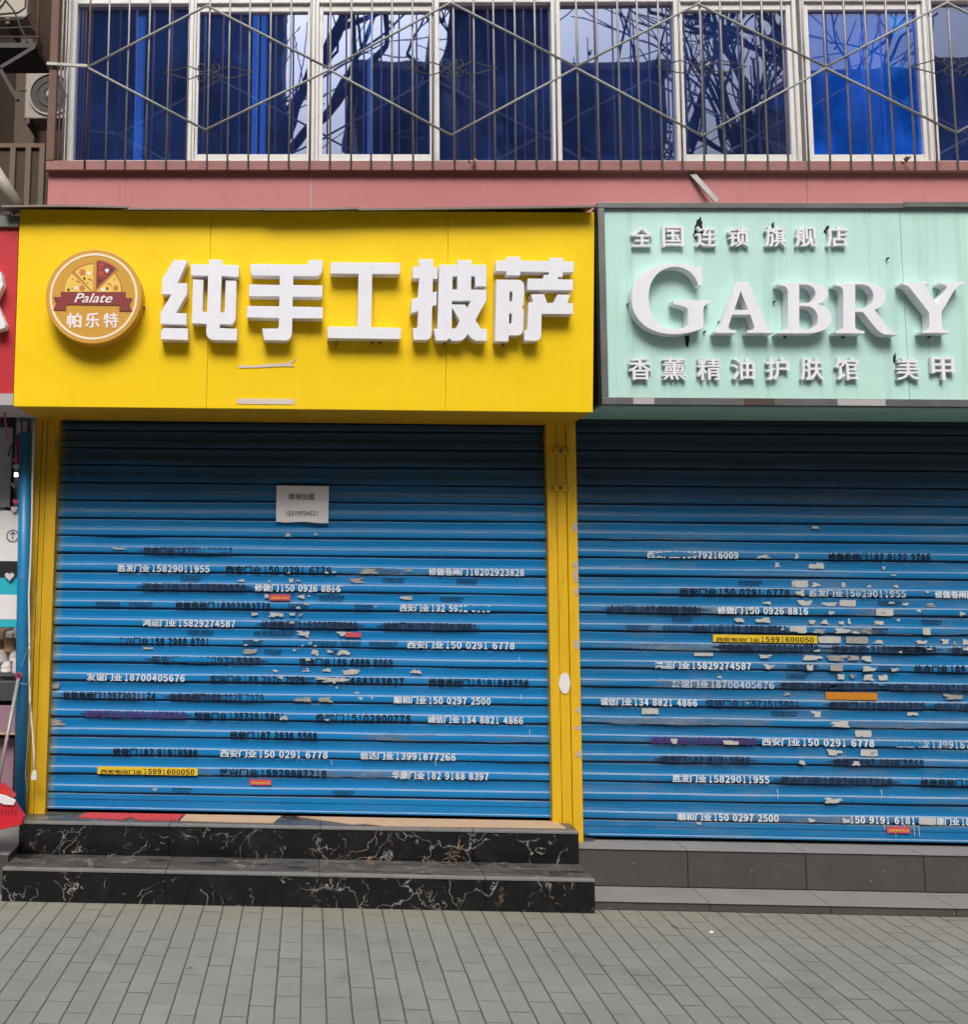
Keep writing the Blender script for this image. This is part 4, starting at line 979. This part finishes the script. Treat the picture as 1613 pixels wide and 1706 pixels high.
# blue pipe post of the neighbouring shop
x, _ = at(37,1040,-.12)
single('blue_pipe', MB().tube([(at(43,720,-.12)[0],-.12,at(43,720,-.12)[1]),(x,-.12,1.45),(at(34,1355,-.12)[0],-.12,at(34,1368,-.12)[1])], .034, 18), M['bluepost'], 'chipped blue painted pipe standing beside the grimy yellow post', 'pipe', smooth=True)
# white cable and plug
cb = thing('power_cable', 'white power cable hanging down beside the yellow post with its plug dangling', 'cable', (at(55,1280,-.13)[0], -.13, at(55,1280,-.13)[1]))
pts = [(57,705),(56,740),(54,800),(53,870),(51,930),(48,990),(49,1060),(49,1120),(50,1170),(54,1215),(57,1260),(58,1285)]
obj('cord', MB().tube([(at(a,b_,-.16)[0],-.16,at(a,b_,-.16)[1]) for a,b_ in pts], .0055, 8), M['cord'], cb, smooth=True)
x, z = at(57.5,1291,-.16)
obj('plug', MB().prism([(x-.008,z+.026),(x+.008,z+.026),(x+.016,z-.004),(x+.016,z-.026),(x-.016,z-.026),(x-.016,z-.004)], -.172, -.148), M['cord'], cb, bevel=.003)
wires = [[(62,975),(60,1000),(63,1035),(58,1060),(48,1075),(40,1098),(36,1110)],[(48,1080),(52,1110),(50,1140),(34,1138)],[(51,1170),(47,1230),(43,1290),(46,1320)]]
for i, q in enumerate(wires):
    single('thin_wire', MB().tube([(at(a,b_,-.165)[0],-.165-.004*i,at(a,b_,-.165)[1]) for a,b_ in q], .0022, 5), M['galv'],
           ['thin bent grey wire looped over the blue pipe near the broom head', 'thin wire tied round the blue pipe and the white cable', 'thin wire trailing down to the foot of the blue pipe'][i], 'wire')

# ------------------------------------------------------------------ steps
st = thing('entrance_steps', 'two black marble entrance steps veined in gold below the yellow shop front', 'steps', (0, -.3, 0))
Yl, Yu = -.510, -.243
xl0, xl1 = at(3,1475,Yl)[0], at(992,1495,Yl)[0]
xu0, xu1 = at(31,1395,Yu)[0], at(965,1415,Yu)[0]
ZL = .165
def tiles(x0, x1, cutpx, Y, z0, z1, yb, name):
    xs = [x0]+[at(c,1400,Y)[0] for c in cutpx]+[x1]; mb = MB()
    for a, b_ in zip(xs, xs[1:]): mb.box(a+.0012, b_-.0012, Y, Y+.012, z0, z1-.014)
    obj(name, mb, M['marble'], st, bevel=.0015)
    tb = MB()
    for a, b_ in zip(xs, xs[1:]): tb.box(a+.001, b_-.001, Y-.004, yb, z1-.0135, z1)
    obj('tread', tb, M['marble'], st, bevel=.002)
    nb_ = MB()
    for a, b_ in zip(xs, xs[1:]): nb_.box(a+.0015, b_-.0015, Y-.0055, Y+.024, z1-.0125, z1+.0012)
    obj('nosing', nb_, M['nosing'], st, bevel=.002)
    obj('step_core', MB().box(x0+.004, x1-.004, Y+.0125, yb, z0, z1-.0138), M['marble'], st)
tiles(xl0, xl1, (277,533,808), Yl, 0.001, ZL, Yu+.06, 'riser')
tiles(xu0, xu1, (282,534,788), Yu, ZL, SILL_L, -.004, 'riser')
obj('threshold', MB().box(xs0,xs1,-.003,.11,SILL_L-.2,SILL_L-.001), M['black'], st)
# cardboard, red mat on the top step
def flat_on_step(name, q, mm, label, cat, z=SILL_L, th=.004, curl=None):
    pts = []
    for a, b_ in q:      # pixel on the plane of the tread
        d = Vector((a-PPX, -(b_-PPY), -F)); d = ROT @ d; tt = (z-CAM.z)/d.z; p = CAM+d*tt; pts.append((p.x, min(p.y,-.03)))
    n = len(pts); vs = [(x,y,z+.001) for x,y in pts]+[(x,y,z+.001+th) for x,y in pts]
    mb = MB().add(vs, [tuple(range(n)), tuple(range(2*n-1,n-1,-1))]+[(i,(i+1)%n,(i+1)%n+n,i+n) for i in range(n)])
    return single(name, mb, mm, label, cat)
flat_on_step('red_mat', [(148,1351),(310,1352),(296,1367),(232,1367),(218,1362),(205,1366),(131,1362)], M['redmat'], 'small red felt mat lying on the top black step by the shutter', 'mat')
flat_on_step('cardboard_sheet', [(312,1353),(470,1355),(455,1372),(300,1368)], M['cardboard'], 'flattened cardboard sheet lying next to the red mat', 'cardboard')
flat_on_step('cardboard_sheet', [(496,1356),(922,1364),(944,1381),(640,1377),(610,1373),(585,1374)], M['cardboard'], 'long flattened cardboard sheet covering the right end of the top step', 'cardboard')

rs = thing('stone_steps', 'two worn dark grey stone steps below the dusty shutter of the mint shop', 'steps', (2.8, -.3, 0))
def stones(x0, x1, cutpx, Y, z0, z1, yb, tread):
    xs = [x0]+[at(c,1440,Y)[0] for c in cutpx]+[x1]
    for a, b_ in zip(xs, xs[1:]):
        obj('stone_block', MB().box(a+.0015, b_-.0015, Y+.006, yb, z0, z1-tread), M['stone'], rs, bevel=.003)
        obj('tread', MB().box(a+.001, b_-.001, Y, yb+.0, z1-tread+.0005, z1), M['stone'], rs, bevel=.003)
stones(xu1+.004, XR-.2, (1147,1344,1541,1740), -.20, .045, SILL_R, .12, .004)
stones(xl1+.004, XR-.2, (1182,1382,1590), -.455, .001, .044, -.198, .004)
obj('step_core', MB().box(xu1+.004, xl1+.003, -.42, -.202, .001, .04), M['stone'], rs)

for a, b_, l, sz2 in ((1185,1554,'small white paper scrap lying on the pavement in front of the stone steps',.012),(1392,1521,'tiny white crumb of litter against the low stone step under the mint sign',.008),(672,1513,'tiny pale scrap at the foot of the black marble steps',.009)):
    d = ROT @ Vector((a-PPX, -(b_-PPY), -F)); tt = -CAM.z/d.z; p = CAM+d*tt
    single('litter_scrap', MB().prism([(p.x+sz2*math.cos(k)*(1+.4*math.sin(3*k)), .0) for k in range(3)], 0, .001) if 0 else MB().add([(p.x-sz2,p.y-sz2*.5,.003),(p.x+sz2,p.y-sz2*.4,.003),(p.x+sz2*.9,p.y+sz2*.5,.008),(p.x-sz2*.8,p.y+sz2*.3,.005),(p.x,p.y,.011)], [(0,1,4),(1,2,4),(2,3,4),(3,0,4)]), M['paper'], l, 'litter')
# hook at the foot of the post
x, z = at(975,1384,-.06)
single('lock_hook', MB().tube([(x+.05,-.05,SILL_R+.012),(x,-.05,SILL_R+.014),(x-.014,-.05,SILL_R+.026),(x-.004,-.05,SILL_R+.04),(x+.022,-.05,SILL_R+.034)], .006, 7), M['darkiron'], 'small black iron hook on the stone sill at the foot of the middle post', 'hook', smooth=True)

# ------------------------------------------------------------------ neighbouring shop on the left
XN = at(50,1000,-.04)[0]
nb = thing('neighbour_shop', 'narrow view of the red fronted gift shop beyond the blue pipe', 'shop', (-2.2, 0, 0))
def pbox(px0, px1, py0, py1, Y, th):
    x0, z1 = at(px0,py0,Y); x1, z0 = at(px1,py1,Y); return MB().box(x0,x1,Y,Y+th,z0,z1)
obj('rear_wall', MB().box(-4.5, XN, 1.2, 1.3, -.1, 3.3), M['greyshop'], nb)
obj('ceiling', MB().box(-4.5, XN, -.05, 1.2, 2.75, 2.8), M['greyshop'], nb)
obj('shelf_board', pbox(-120,22,690,770,.5,.03), M['darkshop'], nb)
obj('rail', pbox(-120,42,687,691,-.05,.02), M['darkiron'], nb)
obj('upright', pbox(14,19,690,850,.1,.03), M['darkshop'], nb)
obj('counter', pbox(-200,32,1172,1225,.05,.5), M['purple'], nb)
obj('counter_base', pbox(-200,20,1226,1330,.12,.4), M['purple'], nb)
obj('display_box', pbox(-200,32,1132,1168,.04,.3), M['darkshop'], nb, bevel=.005)
obj('shelf_edge', pbox(-200,32,1218,1224,.03,.02), M['cardboard'], nb)
obj('floor_step', MB().box(-4.5, xl0-.004, -.40, 1.2, .001, .20), M['stone'], nb, bevel=.004)
obj('poster_panel', pbox(-30,16,712,845,.0,.006), M['greyshop'], nb)
rsn = thing('shop_sign', 'bright red box sign with white raised strokes, cut off by the edge of the photo', 'shop sign', (-2.2, -.4, 2.7))
q = [at(-260,372,-.52), at(31,377,-.52), at(22,656,-.52), at(-260,652,-.52)]
obj('front_panel', MB().prism(q, -.52, -.1), M['red'], rsn)
q = [at(-260,357,-.54), at(32,360,-.54), at(31,378,-.54), at(-260,374,-.54)]
obj('frame', MB().prism(q, -.54, -.1), M['steel'], rsn)
q = [at(-260,652,-.54), at(22,656,-.54), at(21,675,-.54), at(-260,671,-.54)]
obj('frame', MB().prism(q, -.54, -.1), M['chip'], rsn)
obj('raised_character', outline_mesh('raised_character', [[at(a,b_,-.59) for a,b_ in ((-60,455),(2,453),(5,475),(-8,500),(9,540),(8,546),(-5,550),(-22,515),(-45,545),(-60,545),(-35,500),(-60,475))]], -.59, -.525), M['white'], rsn)
obj('pale_board', pbox(17,48,690,765,.3,.02), M['greyshop'], nb)
obj('switch_plate', pbox(28,45,703,719,.28,.015), M['paper'], nb, bevel=.002)
obj('wire', MB().tube([(at(a,b_,-.03)[0],-.03,at(a,b_,-.03)[1]) for a,b_ in ((36,690),(36,720),(30,735),(18,744),(14,760))], .005, 6).tube([(at(a,b_,-.04)[0],-.04,at(a,b_,-.04)[1]) for a,b_ in ((36,720),(38,760),(40,820),(43,850))], .004, 6), M['darkiron'], nb)
for k, (a, b_, c, d, m_) in enumerate(((-20,6,1048,1082,'cardboard'),(8,20,1052,1080,'paper'),(21,33,1046,1084,'whiteheart'),(-10,12,1236,1300,'darkshop'),(14,30,1240,1296,'greyshop'))):
    obj('stock_box', pbox(a,b_,c,d,.18+.02*k,.15), M[m_], nb, bevel=.008)
obj('hanging_bag', outline_mesh('hanging_bag', [[at(a,b_,.05) for a,b_ in ((2,760),(8,755),(14,800),(22,812),(24,830),(10,838),(4,800))]], .05, .10, .003), M['darkshop'], nb)
# posters
ps = thing('poster', 'white paper poster with a dark arrow in a circle on the shop glass', 'poster', (at(20,893,-.06)[0], -.06, at(20,893,-.06)[1]))
obj('paper_sheet', pbox(-60,43,850,935,-.06,.002), M['paper'], ps)
x, z = at(21,893,-.062)
obj('printed_ring', MB().ring(x,z,.030,.036,-.0622,-.0602,32), M['ink'], ps)
obj('printed_arrow', MB().bar((x,-.0615,z-.020),(x,-.0615,z+.022),.003,.0006).bar((x-.015,-.0615,z+.008),(x,-.0615,z+.023),.003,.0007).bar((x+.015,-.0615,z+.008),(x,-.0615,z+.023),.003,.0008), M['ink'], ps)
cy = thing('payment_card', 'cyan payment card with a blank white panel behind the shop glass', 'card', (at(15,1000,-.06)[0], -.06, at(15,1000,-.06)[1]))
obj('card', pbox(-50,38,962,1045,-.062,.003), M['cyan'], cy)
obj('white_panel', pbox(-45,32,990,1032,-.0635,.001), M['paper'], cy)
rb = thing('heart_garland', 'dark red ribbon with pink and white paper hearts hanging in the shop window', 'garland', (at(33,800,-.07)[0], -.07, at(33,800,-.07)[1]))
obj('ribbon', MB().bar((at(29,725,-.07)[0],-.07,at(29,725,-.07)[1]),(at(36,850,-.07)[0],-.07,at(36,850,-.07)[1]),.010,.001).bar((at(34,936,-.07)[0],-.071,at(34,936,-.07)[1]),(at(34,962,-.07)[0],-.071,at(34,962,-.07)[1]),.009,.001), M['ribbon'], rb)
def heart(px, py, s, mm):
    pts = []
    x, z = at(px,py,-.078)
    for k in range(28):
        a = 2*math.pi*k/28
        pts.append((x+s*16*math.sin(a)**3/17, z+s*(13*math.cos(a)-5*math.cos(2*a)-2*math.cos(3*a)-math.cos(4*a))/17))
    obj('heart', outline_mesh('heart', [pts], -.079-random.random()*.004, -.076), M[mm], rb)
for px, py, s, mm in ((26,768,.021,'pinkheart'),(27,778,.021,'whiteheart'),(27,836,.021,'pinkheart'),(24,848,.022,'whiteheart'),(16,960,.028,'whiteheart'),(29,798,.018,'cardboard')): heart(px,py,s,mm)
M['lamp'] = bpy.data.materials.new('lit_tube'); M['lamp'].use_nodes = True
_b = M['lamp'].node_tree.nodes['Principled BSDF']; _b.inputs['Emission Color'].default_value = (.9,.92,1,1); _b.inputs['Emission Strength'].default_value = 5
tube_l = MB()
for a, b_ in ((24,33),(38,47)):
    p0, p1 = at(a,791,.4), at(b_,791,.4); tube_l.tube([(p0[0],.4,p0[1]),(p1[0],.4,p1[1])], .012, 8)
single('strip_lamp', tube_l, M['lamp'], 'small bright white lamp glowing inside the red fronted shop', 'lamp')
pk = [(7,670),(8,690),(11,722),(10,735)]
single('pink_string', MB().tube([(at(a,b_,-.3)[0],-.3,at(a,b_,-.3)[1]) for a,b_ in pk], .006, 6), M['pinkheart'], 'pink knotted string hanging under the red sign', 'string')
for i in range(6):
    px, py = (-4+i*7, 1075+ (i%3)*18); x, z = at(px,py,.1); r = .035+.008*(i%2)
    sp = MB().tube([(x,.1,z-r),(x,.1,z-r*.6),(x,.1,z),(x,.1,z+r*.6),(x,.1,z+r)], r*.9, 10)
    single('toy', sp, M['whiteheart' if i % 3 else 'cardboard'], 'pale soft toy heaped among others above the dark display box', 'toy', 'soft toys in the shop window', smooth=True, bevel=.015)

# broom with dustpan at the left edge
br2 = thing('broom', 'grey handled broom with its red head resting on the step by the blue pipe', 'broom', (at(5,1375,-.42)[0], -.42, .2))
p0, p1 = at(33,1130,-.14), at(-6,1320,-.40)
obj('handle', MB().tube([(p0[0],-.17,p0[1]),(p1[0],-.40,p1[1])], .010, 10), M['galv'], br2, smooth=True)
obj('hanging_loop', MB().ring(at(31,1125,-.17)[0],at(31,1125,-.17)[1],.012,.018,-.175,-.165,16), M['redplastic'], br2)
dp = thing('dustpan', 'bright red plastic dustpan with white bristles showing, standing at the left edge of the steps', 'dustpan', (at(10,1380,-.46)[0], -.46, .2))
Yd = -.47
body = [(-70,1340),(4,1322),(20,1336),(38,1362),(36,1374),(2,1382),(-70,1388)]
obj('pan', outline_mesh('pan', [[at(a,b_,Yd) for a,b_ in body]], Yd, Yd+.06, .004), M['redplastic'], dp)
br_pts = [(-70,1323),(-10,1322),(8,1325),(26,1333),(22,1341),(6,1340),(-4,1335),(-20,1338),(-70,1336)]
obj('bristles', outline_mesh('bristles', [[at(a,b_,Yd-.012) for a,b_ in br_pts]], Yd-.012, Yd-.002, .001), M['paper'], dp)
for k in range(9):
    x, z = at(-22+k*6,1352,Yd-.002); obj('rib', MB().bar((x,Yd-.002,z-.014),(x+.004,Yd-.002,z+.016),.0022,.002), M['ribbon'], dp)
obj('hood', outline_mesh('hood', [[at(a,b_,Yd+.03) for a,b_ in ((-70,1310),(0,1310),(12,1320),(20,1330),(-70,1325))]], Yd+.0, Yd+.12, .003), M['redplastic'], dp)

# ------------------------------------------------------------------ alley at upper left
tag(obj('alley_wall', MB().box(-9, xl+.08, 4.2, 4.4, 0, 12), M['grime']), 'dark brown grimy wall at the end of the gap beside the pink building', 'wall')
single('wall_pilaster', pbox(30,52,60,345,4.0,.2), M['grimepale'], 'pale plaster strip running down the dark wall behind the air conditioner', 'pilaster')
single('downpipe', MB().tube([(at(61,-60,3.75)[0],3.75,at(61,-60,3.75)[1]),(at(60,118,3.75)[0],3.75,at(60,118,3.75)[1])], .03, 12), M['rust'], 'thick rusty brown downpipe behind the corner of the grille', 'pipe', smooth=True)
def ac_unit(px0, px1, py0, py1, Y, label):
    x0, z1 = at(px0,py0,Y); x1, z0 = at(px1,py1,Y)
    t = thing('air_conditioner', label, 'air conditioner', ((x0+x1)/2, Y, z0))
    obj('casing', MB().box(x0,x1,Y,Y+.28,z0,z1), M['acwhite'], t, bevel=.012)
    r = (z1-z0)*.43; cx, cz = x0+r*1.2, (z0+z1)/2
    obj('fan_ring', MB().ring(cx,cz,r*.93,r*1.03,Y-.015,Y+.01,40), M['acwhite'], t)
    obj('fan_recess', MB().disc(cx,cz,r*.93,Y-.006,Y+.01,40), M['acdark'], t)
    gmb = MB()
    for k in (2,4,6): gmb.ring(cx,cz,r*.93*k/6-.004,r*.93*k/6,Y-.016,Y-.011,32)
    obj('fan_grille', gmb, M['acdark'], t)
    obj('fan_hub', MB().disc(cx,cz,r*.2,Y-.02,Y-.005,20), M['acwhite'], t)
    obj('bracket', MB().box(x0+.03,x0+.06,Y-.02,Y+.3,z0-.06,z0-.002).box(x1-.16,x1-.13,Y-.02,Y+.3,z0-.06,z0-.002), M['rust'], t)
    return t
ac_unit(43,165,117,198,3.4,'aged white air conditioner unit with round fan behind the grille corner')
ac_unit(-75,45,-60,30,1.6,'air conditioner in a rusty wire cage at the top left corner')
cg = MB()
Yc = 1.4
def rodp(q, r=.008, Y=Yc): return [(at(a,b_,Y)[0],Y,at(a,b_,Y)[1]) for a,b_ in q]
for q in ([(-40,28),(30,22),(42,14),(44,-20)],[(-40,36),(38,33),(50,24),(52,-20)],[(-40,50),(52,46),(58,52)],[(-40,62),(70,63)],[(8,0),(24,20),(36,50),(46,72)]):
    cg.tube(rodp(q), .008, 6)
cgo = single('wire_cage', cg, M['darkiron'], 'bent rusty wire cage round the upper air conditioner', 'cage')
bk = MB().box(at(-60,73,Yc)[0],at(60,73,Yc)[0],Yc,Yc+.4,at(0,80,Yc)[1],at(0,72,Yc)[1])
bk.bar((at(58,80,Yc)[0],Yc,at(58,80,Yc)[1]),(at(0,115,Yc)[0],Yc,at(0,115,Yc)[1]),.014,.014).bar((at(0,115,Yc)[0],Yc,at(0,115,Yc)[1]),(at(30,168,Yc)[0],Yc,at(30,168,Yc)[1]),.014,.014)
single('steel_bracket', bk, M['darkiron'], 'dark steel shelf bracket under the upper air conditioner', 'bracket')
pipes = MB()
for q in ([(32,95),(72,94),(74,88)],[(34,105),(76,105)],[(33,152),(44,152)]): pipes.tube(rodp(q, Y=2.6), .008, 6)
single('conduit', pipes, M['darkiron'], 'thin dark conduit runs fixed to the alley wall above the lower air conditioner', 'conduit')
bl = thing('balcony_screen', 'rusty brown sheet metal screen with a top rail left of the pink wall', 'screen', (at(30,345,.9)[0], .9, at(30,345,.9)[1]))
obj('sheet', pbox(-120,76,246,420,.95,.02), M['grime'], bl)
obj('top_rail', pbox(-120,75,239,246,.93,.04), M['rust'], bl)
for a in (-40,17,43,66): obj('post', pbox(a,a+2,246,420,.925,.02), M['grimepale'], bl)
p0, p1 = at(-20,268,-.2), at(30,345,-.2)
single('drain_pipe', MB().tube([(p0[0],-.2,p0[1]),(p1[0],-.2,p1[1])], .04, 14), M['acwhite'], 'white plastic drain pipe slanting down behind the corner of the yellow sign', 'pipe', smooth=True)
jk = MB()
for q in ([(0,352),(12,344),(26,350),(40,356)],[(-5,362),(14,358),(30,352)],[(0,345),(16,352),(34,348)]): jk.tube([(at(a,b_,-.4)[0],-.4,at(a,b_,-.4)[1]) for a,b_ in q], .008, 6)
single('cable_bundle', jk, M['acdark'], 'tangle of black cables on top of the red sign', 'cables')
# the block that closes the alley on its left, keeping it dim
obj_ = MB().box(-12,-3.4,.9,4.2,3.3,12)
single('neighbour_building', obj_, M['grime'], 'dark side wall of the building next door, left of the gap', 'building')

# ------------------------------------------------------------------ across the street (mirrored in the windows, except the two unseen side blocks)
def far_building(x0, x1, Y, h, floors, cols, label, pale=False):
    t = thing('street_building', label, 'building', ((x0+x1)/2, Y, 0))
    obj('wall', MB().box(x0,x1,Y-8,Y,0,h), M['farpale' if pale else 'farwall'], t)
    wn = MB(); fh = h/floors; cw = (x1-x0)/cols
    for i in range(floors):
        for j in range(cols):
            wn.box(x0+cw*(j+.2),x0+cw*(j+.8),Y-.02,Y+.03,fh*(i+.3),fh*(i+.8))
    obj('window_glazing', wn, M['farglass'], t)
    obj('roof_edge', MB().box(x0-.2,x1+.2,Y-8.2,Y+.25,h,h+.35), M['farpale'], t)
    return t
far_building(-70,-24,-26,32,9,12,'unseen tall block added across the street at far left to cut low sky light')  # this and the next block are added out of view to darken the shutters
far_building(34,80,-26,32,9,12,'unseen tall block added across the street at far right to cut low sky light')
far_building(-22,-.95,-30,27,8,6,'tall dark apartment block across the street, mirrored in the left windows')
far_building(1.76,13.6,-34,22,6,5,'lower dark block across the street, mirrored in the middle windows')
far_building(4.45,7.55,-27,20.6,6,2,'slim tall block standing before the lower one, mirrored in the middle windows')
far_building(22,30,-40,25,7,4,'dark block across the street, mirrored in the bright blue window')
def tree(x, y, h, seed, label):
    rnd = random.Random(seed); t = thing('bare_tree', label, 'tree', (x, y, 0))
    trunk, twigs = MB(), MB()
    def grow(p, d, l, r, lv):
        pts = [p]; n = 4
        for k in range(n):
            d = (d + Vector((rnd.uniform(-1,1),rnd.uniform(-1,1),rnd.uniform(-.4,.6)))*.16).normalized()
            pts.append(pts[-1]+d*l/n)
        (trunk if lv < 3 else twigs).tube(pts, r, 7 if lv < 2 else (5 if lv < 4 else 3), r*.62, cap=False)
        if lv >= 5: return
        nb_ = 3 if lv < 3 else 3
        for k in range(nb_):
            ax = Vector((rnd.uniform(-1,1),rnd.uniform(-1,1),rnd.uniform(-.2,.8))).normalized()
            nd = (d*.75 + ax*.85).normalized()
            q = pts[-1] if k == 0 else pts[rnd.choice((2,3))]
            grow(q, nd, l*rnd.uniform(.62,.82), r*.55, lv+1)
    grow(Vector((x,y,0)), Vector((0,0,1)), h*.34, h*.018, 0)
    obj('trunk', trunk, M['bark'], t); obj('crown', twigs, M['bark'], t)
    lv_ = MB()
    for k in range(160):
        q = Vector(rnd.choice(twigs.v)); a = Vector((rnd.uniform(-1,1),rnd.uniform(-1,1),rnd.uniform(-1,1)))*.07; b_ = Vector((rnd.uniform(-1,1),rnd.uniform(-1,1),rnd.uniform(-1,1)))*.07
        lv_.add([q,q+a,q+a+b_,q+b_], [(0,1,2,3)])
    obj('leaf', lv_, M['bark'], t)
tree(-1.2,-12.5,18,3,'bare street tree mirrored in the left windows')
tree(4.6,-12.0,19,11,'bare street tree mirrored in the middle windows')
tree(10.2,-12.2,18,5,'bare street tree with a leaning limb mirrored in the right windows')
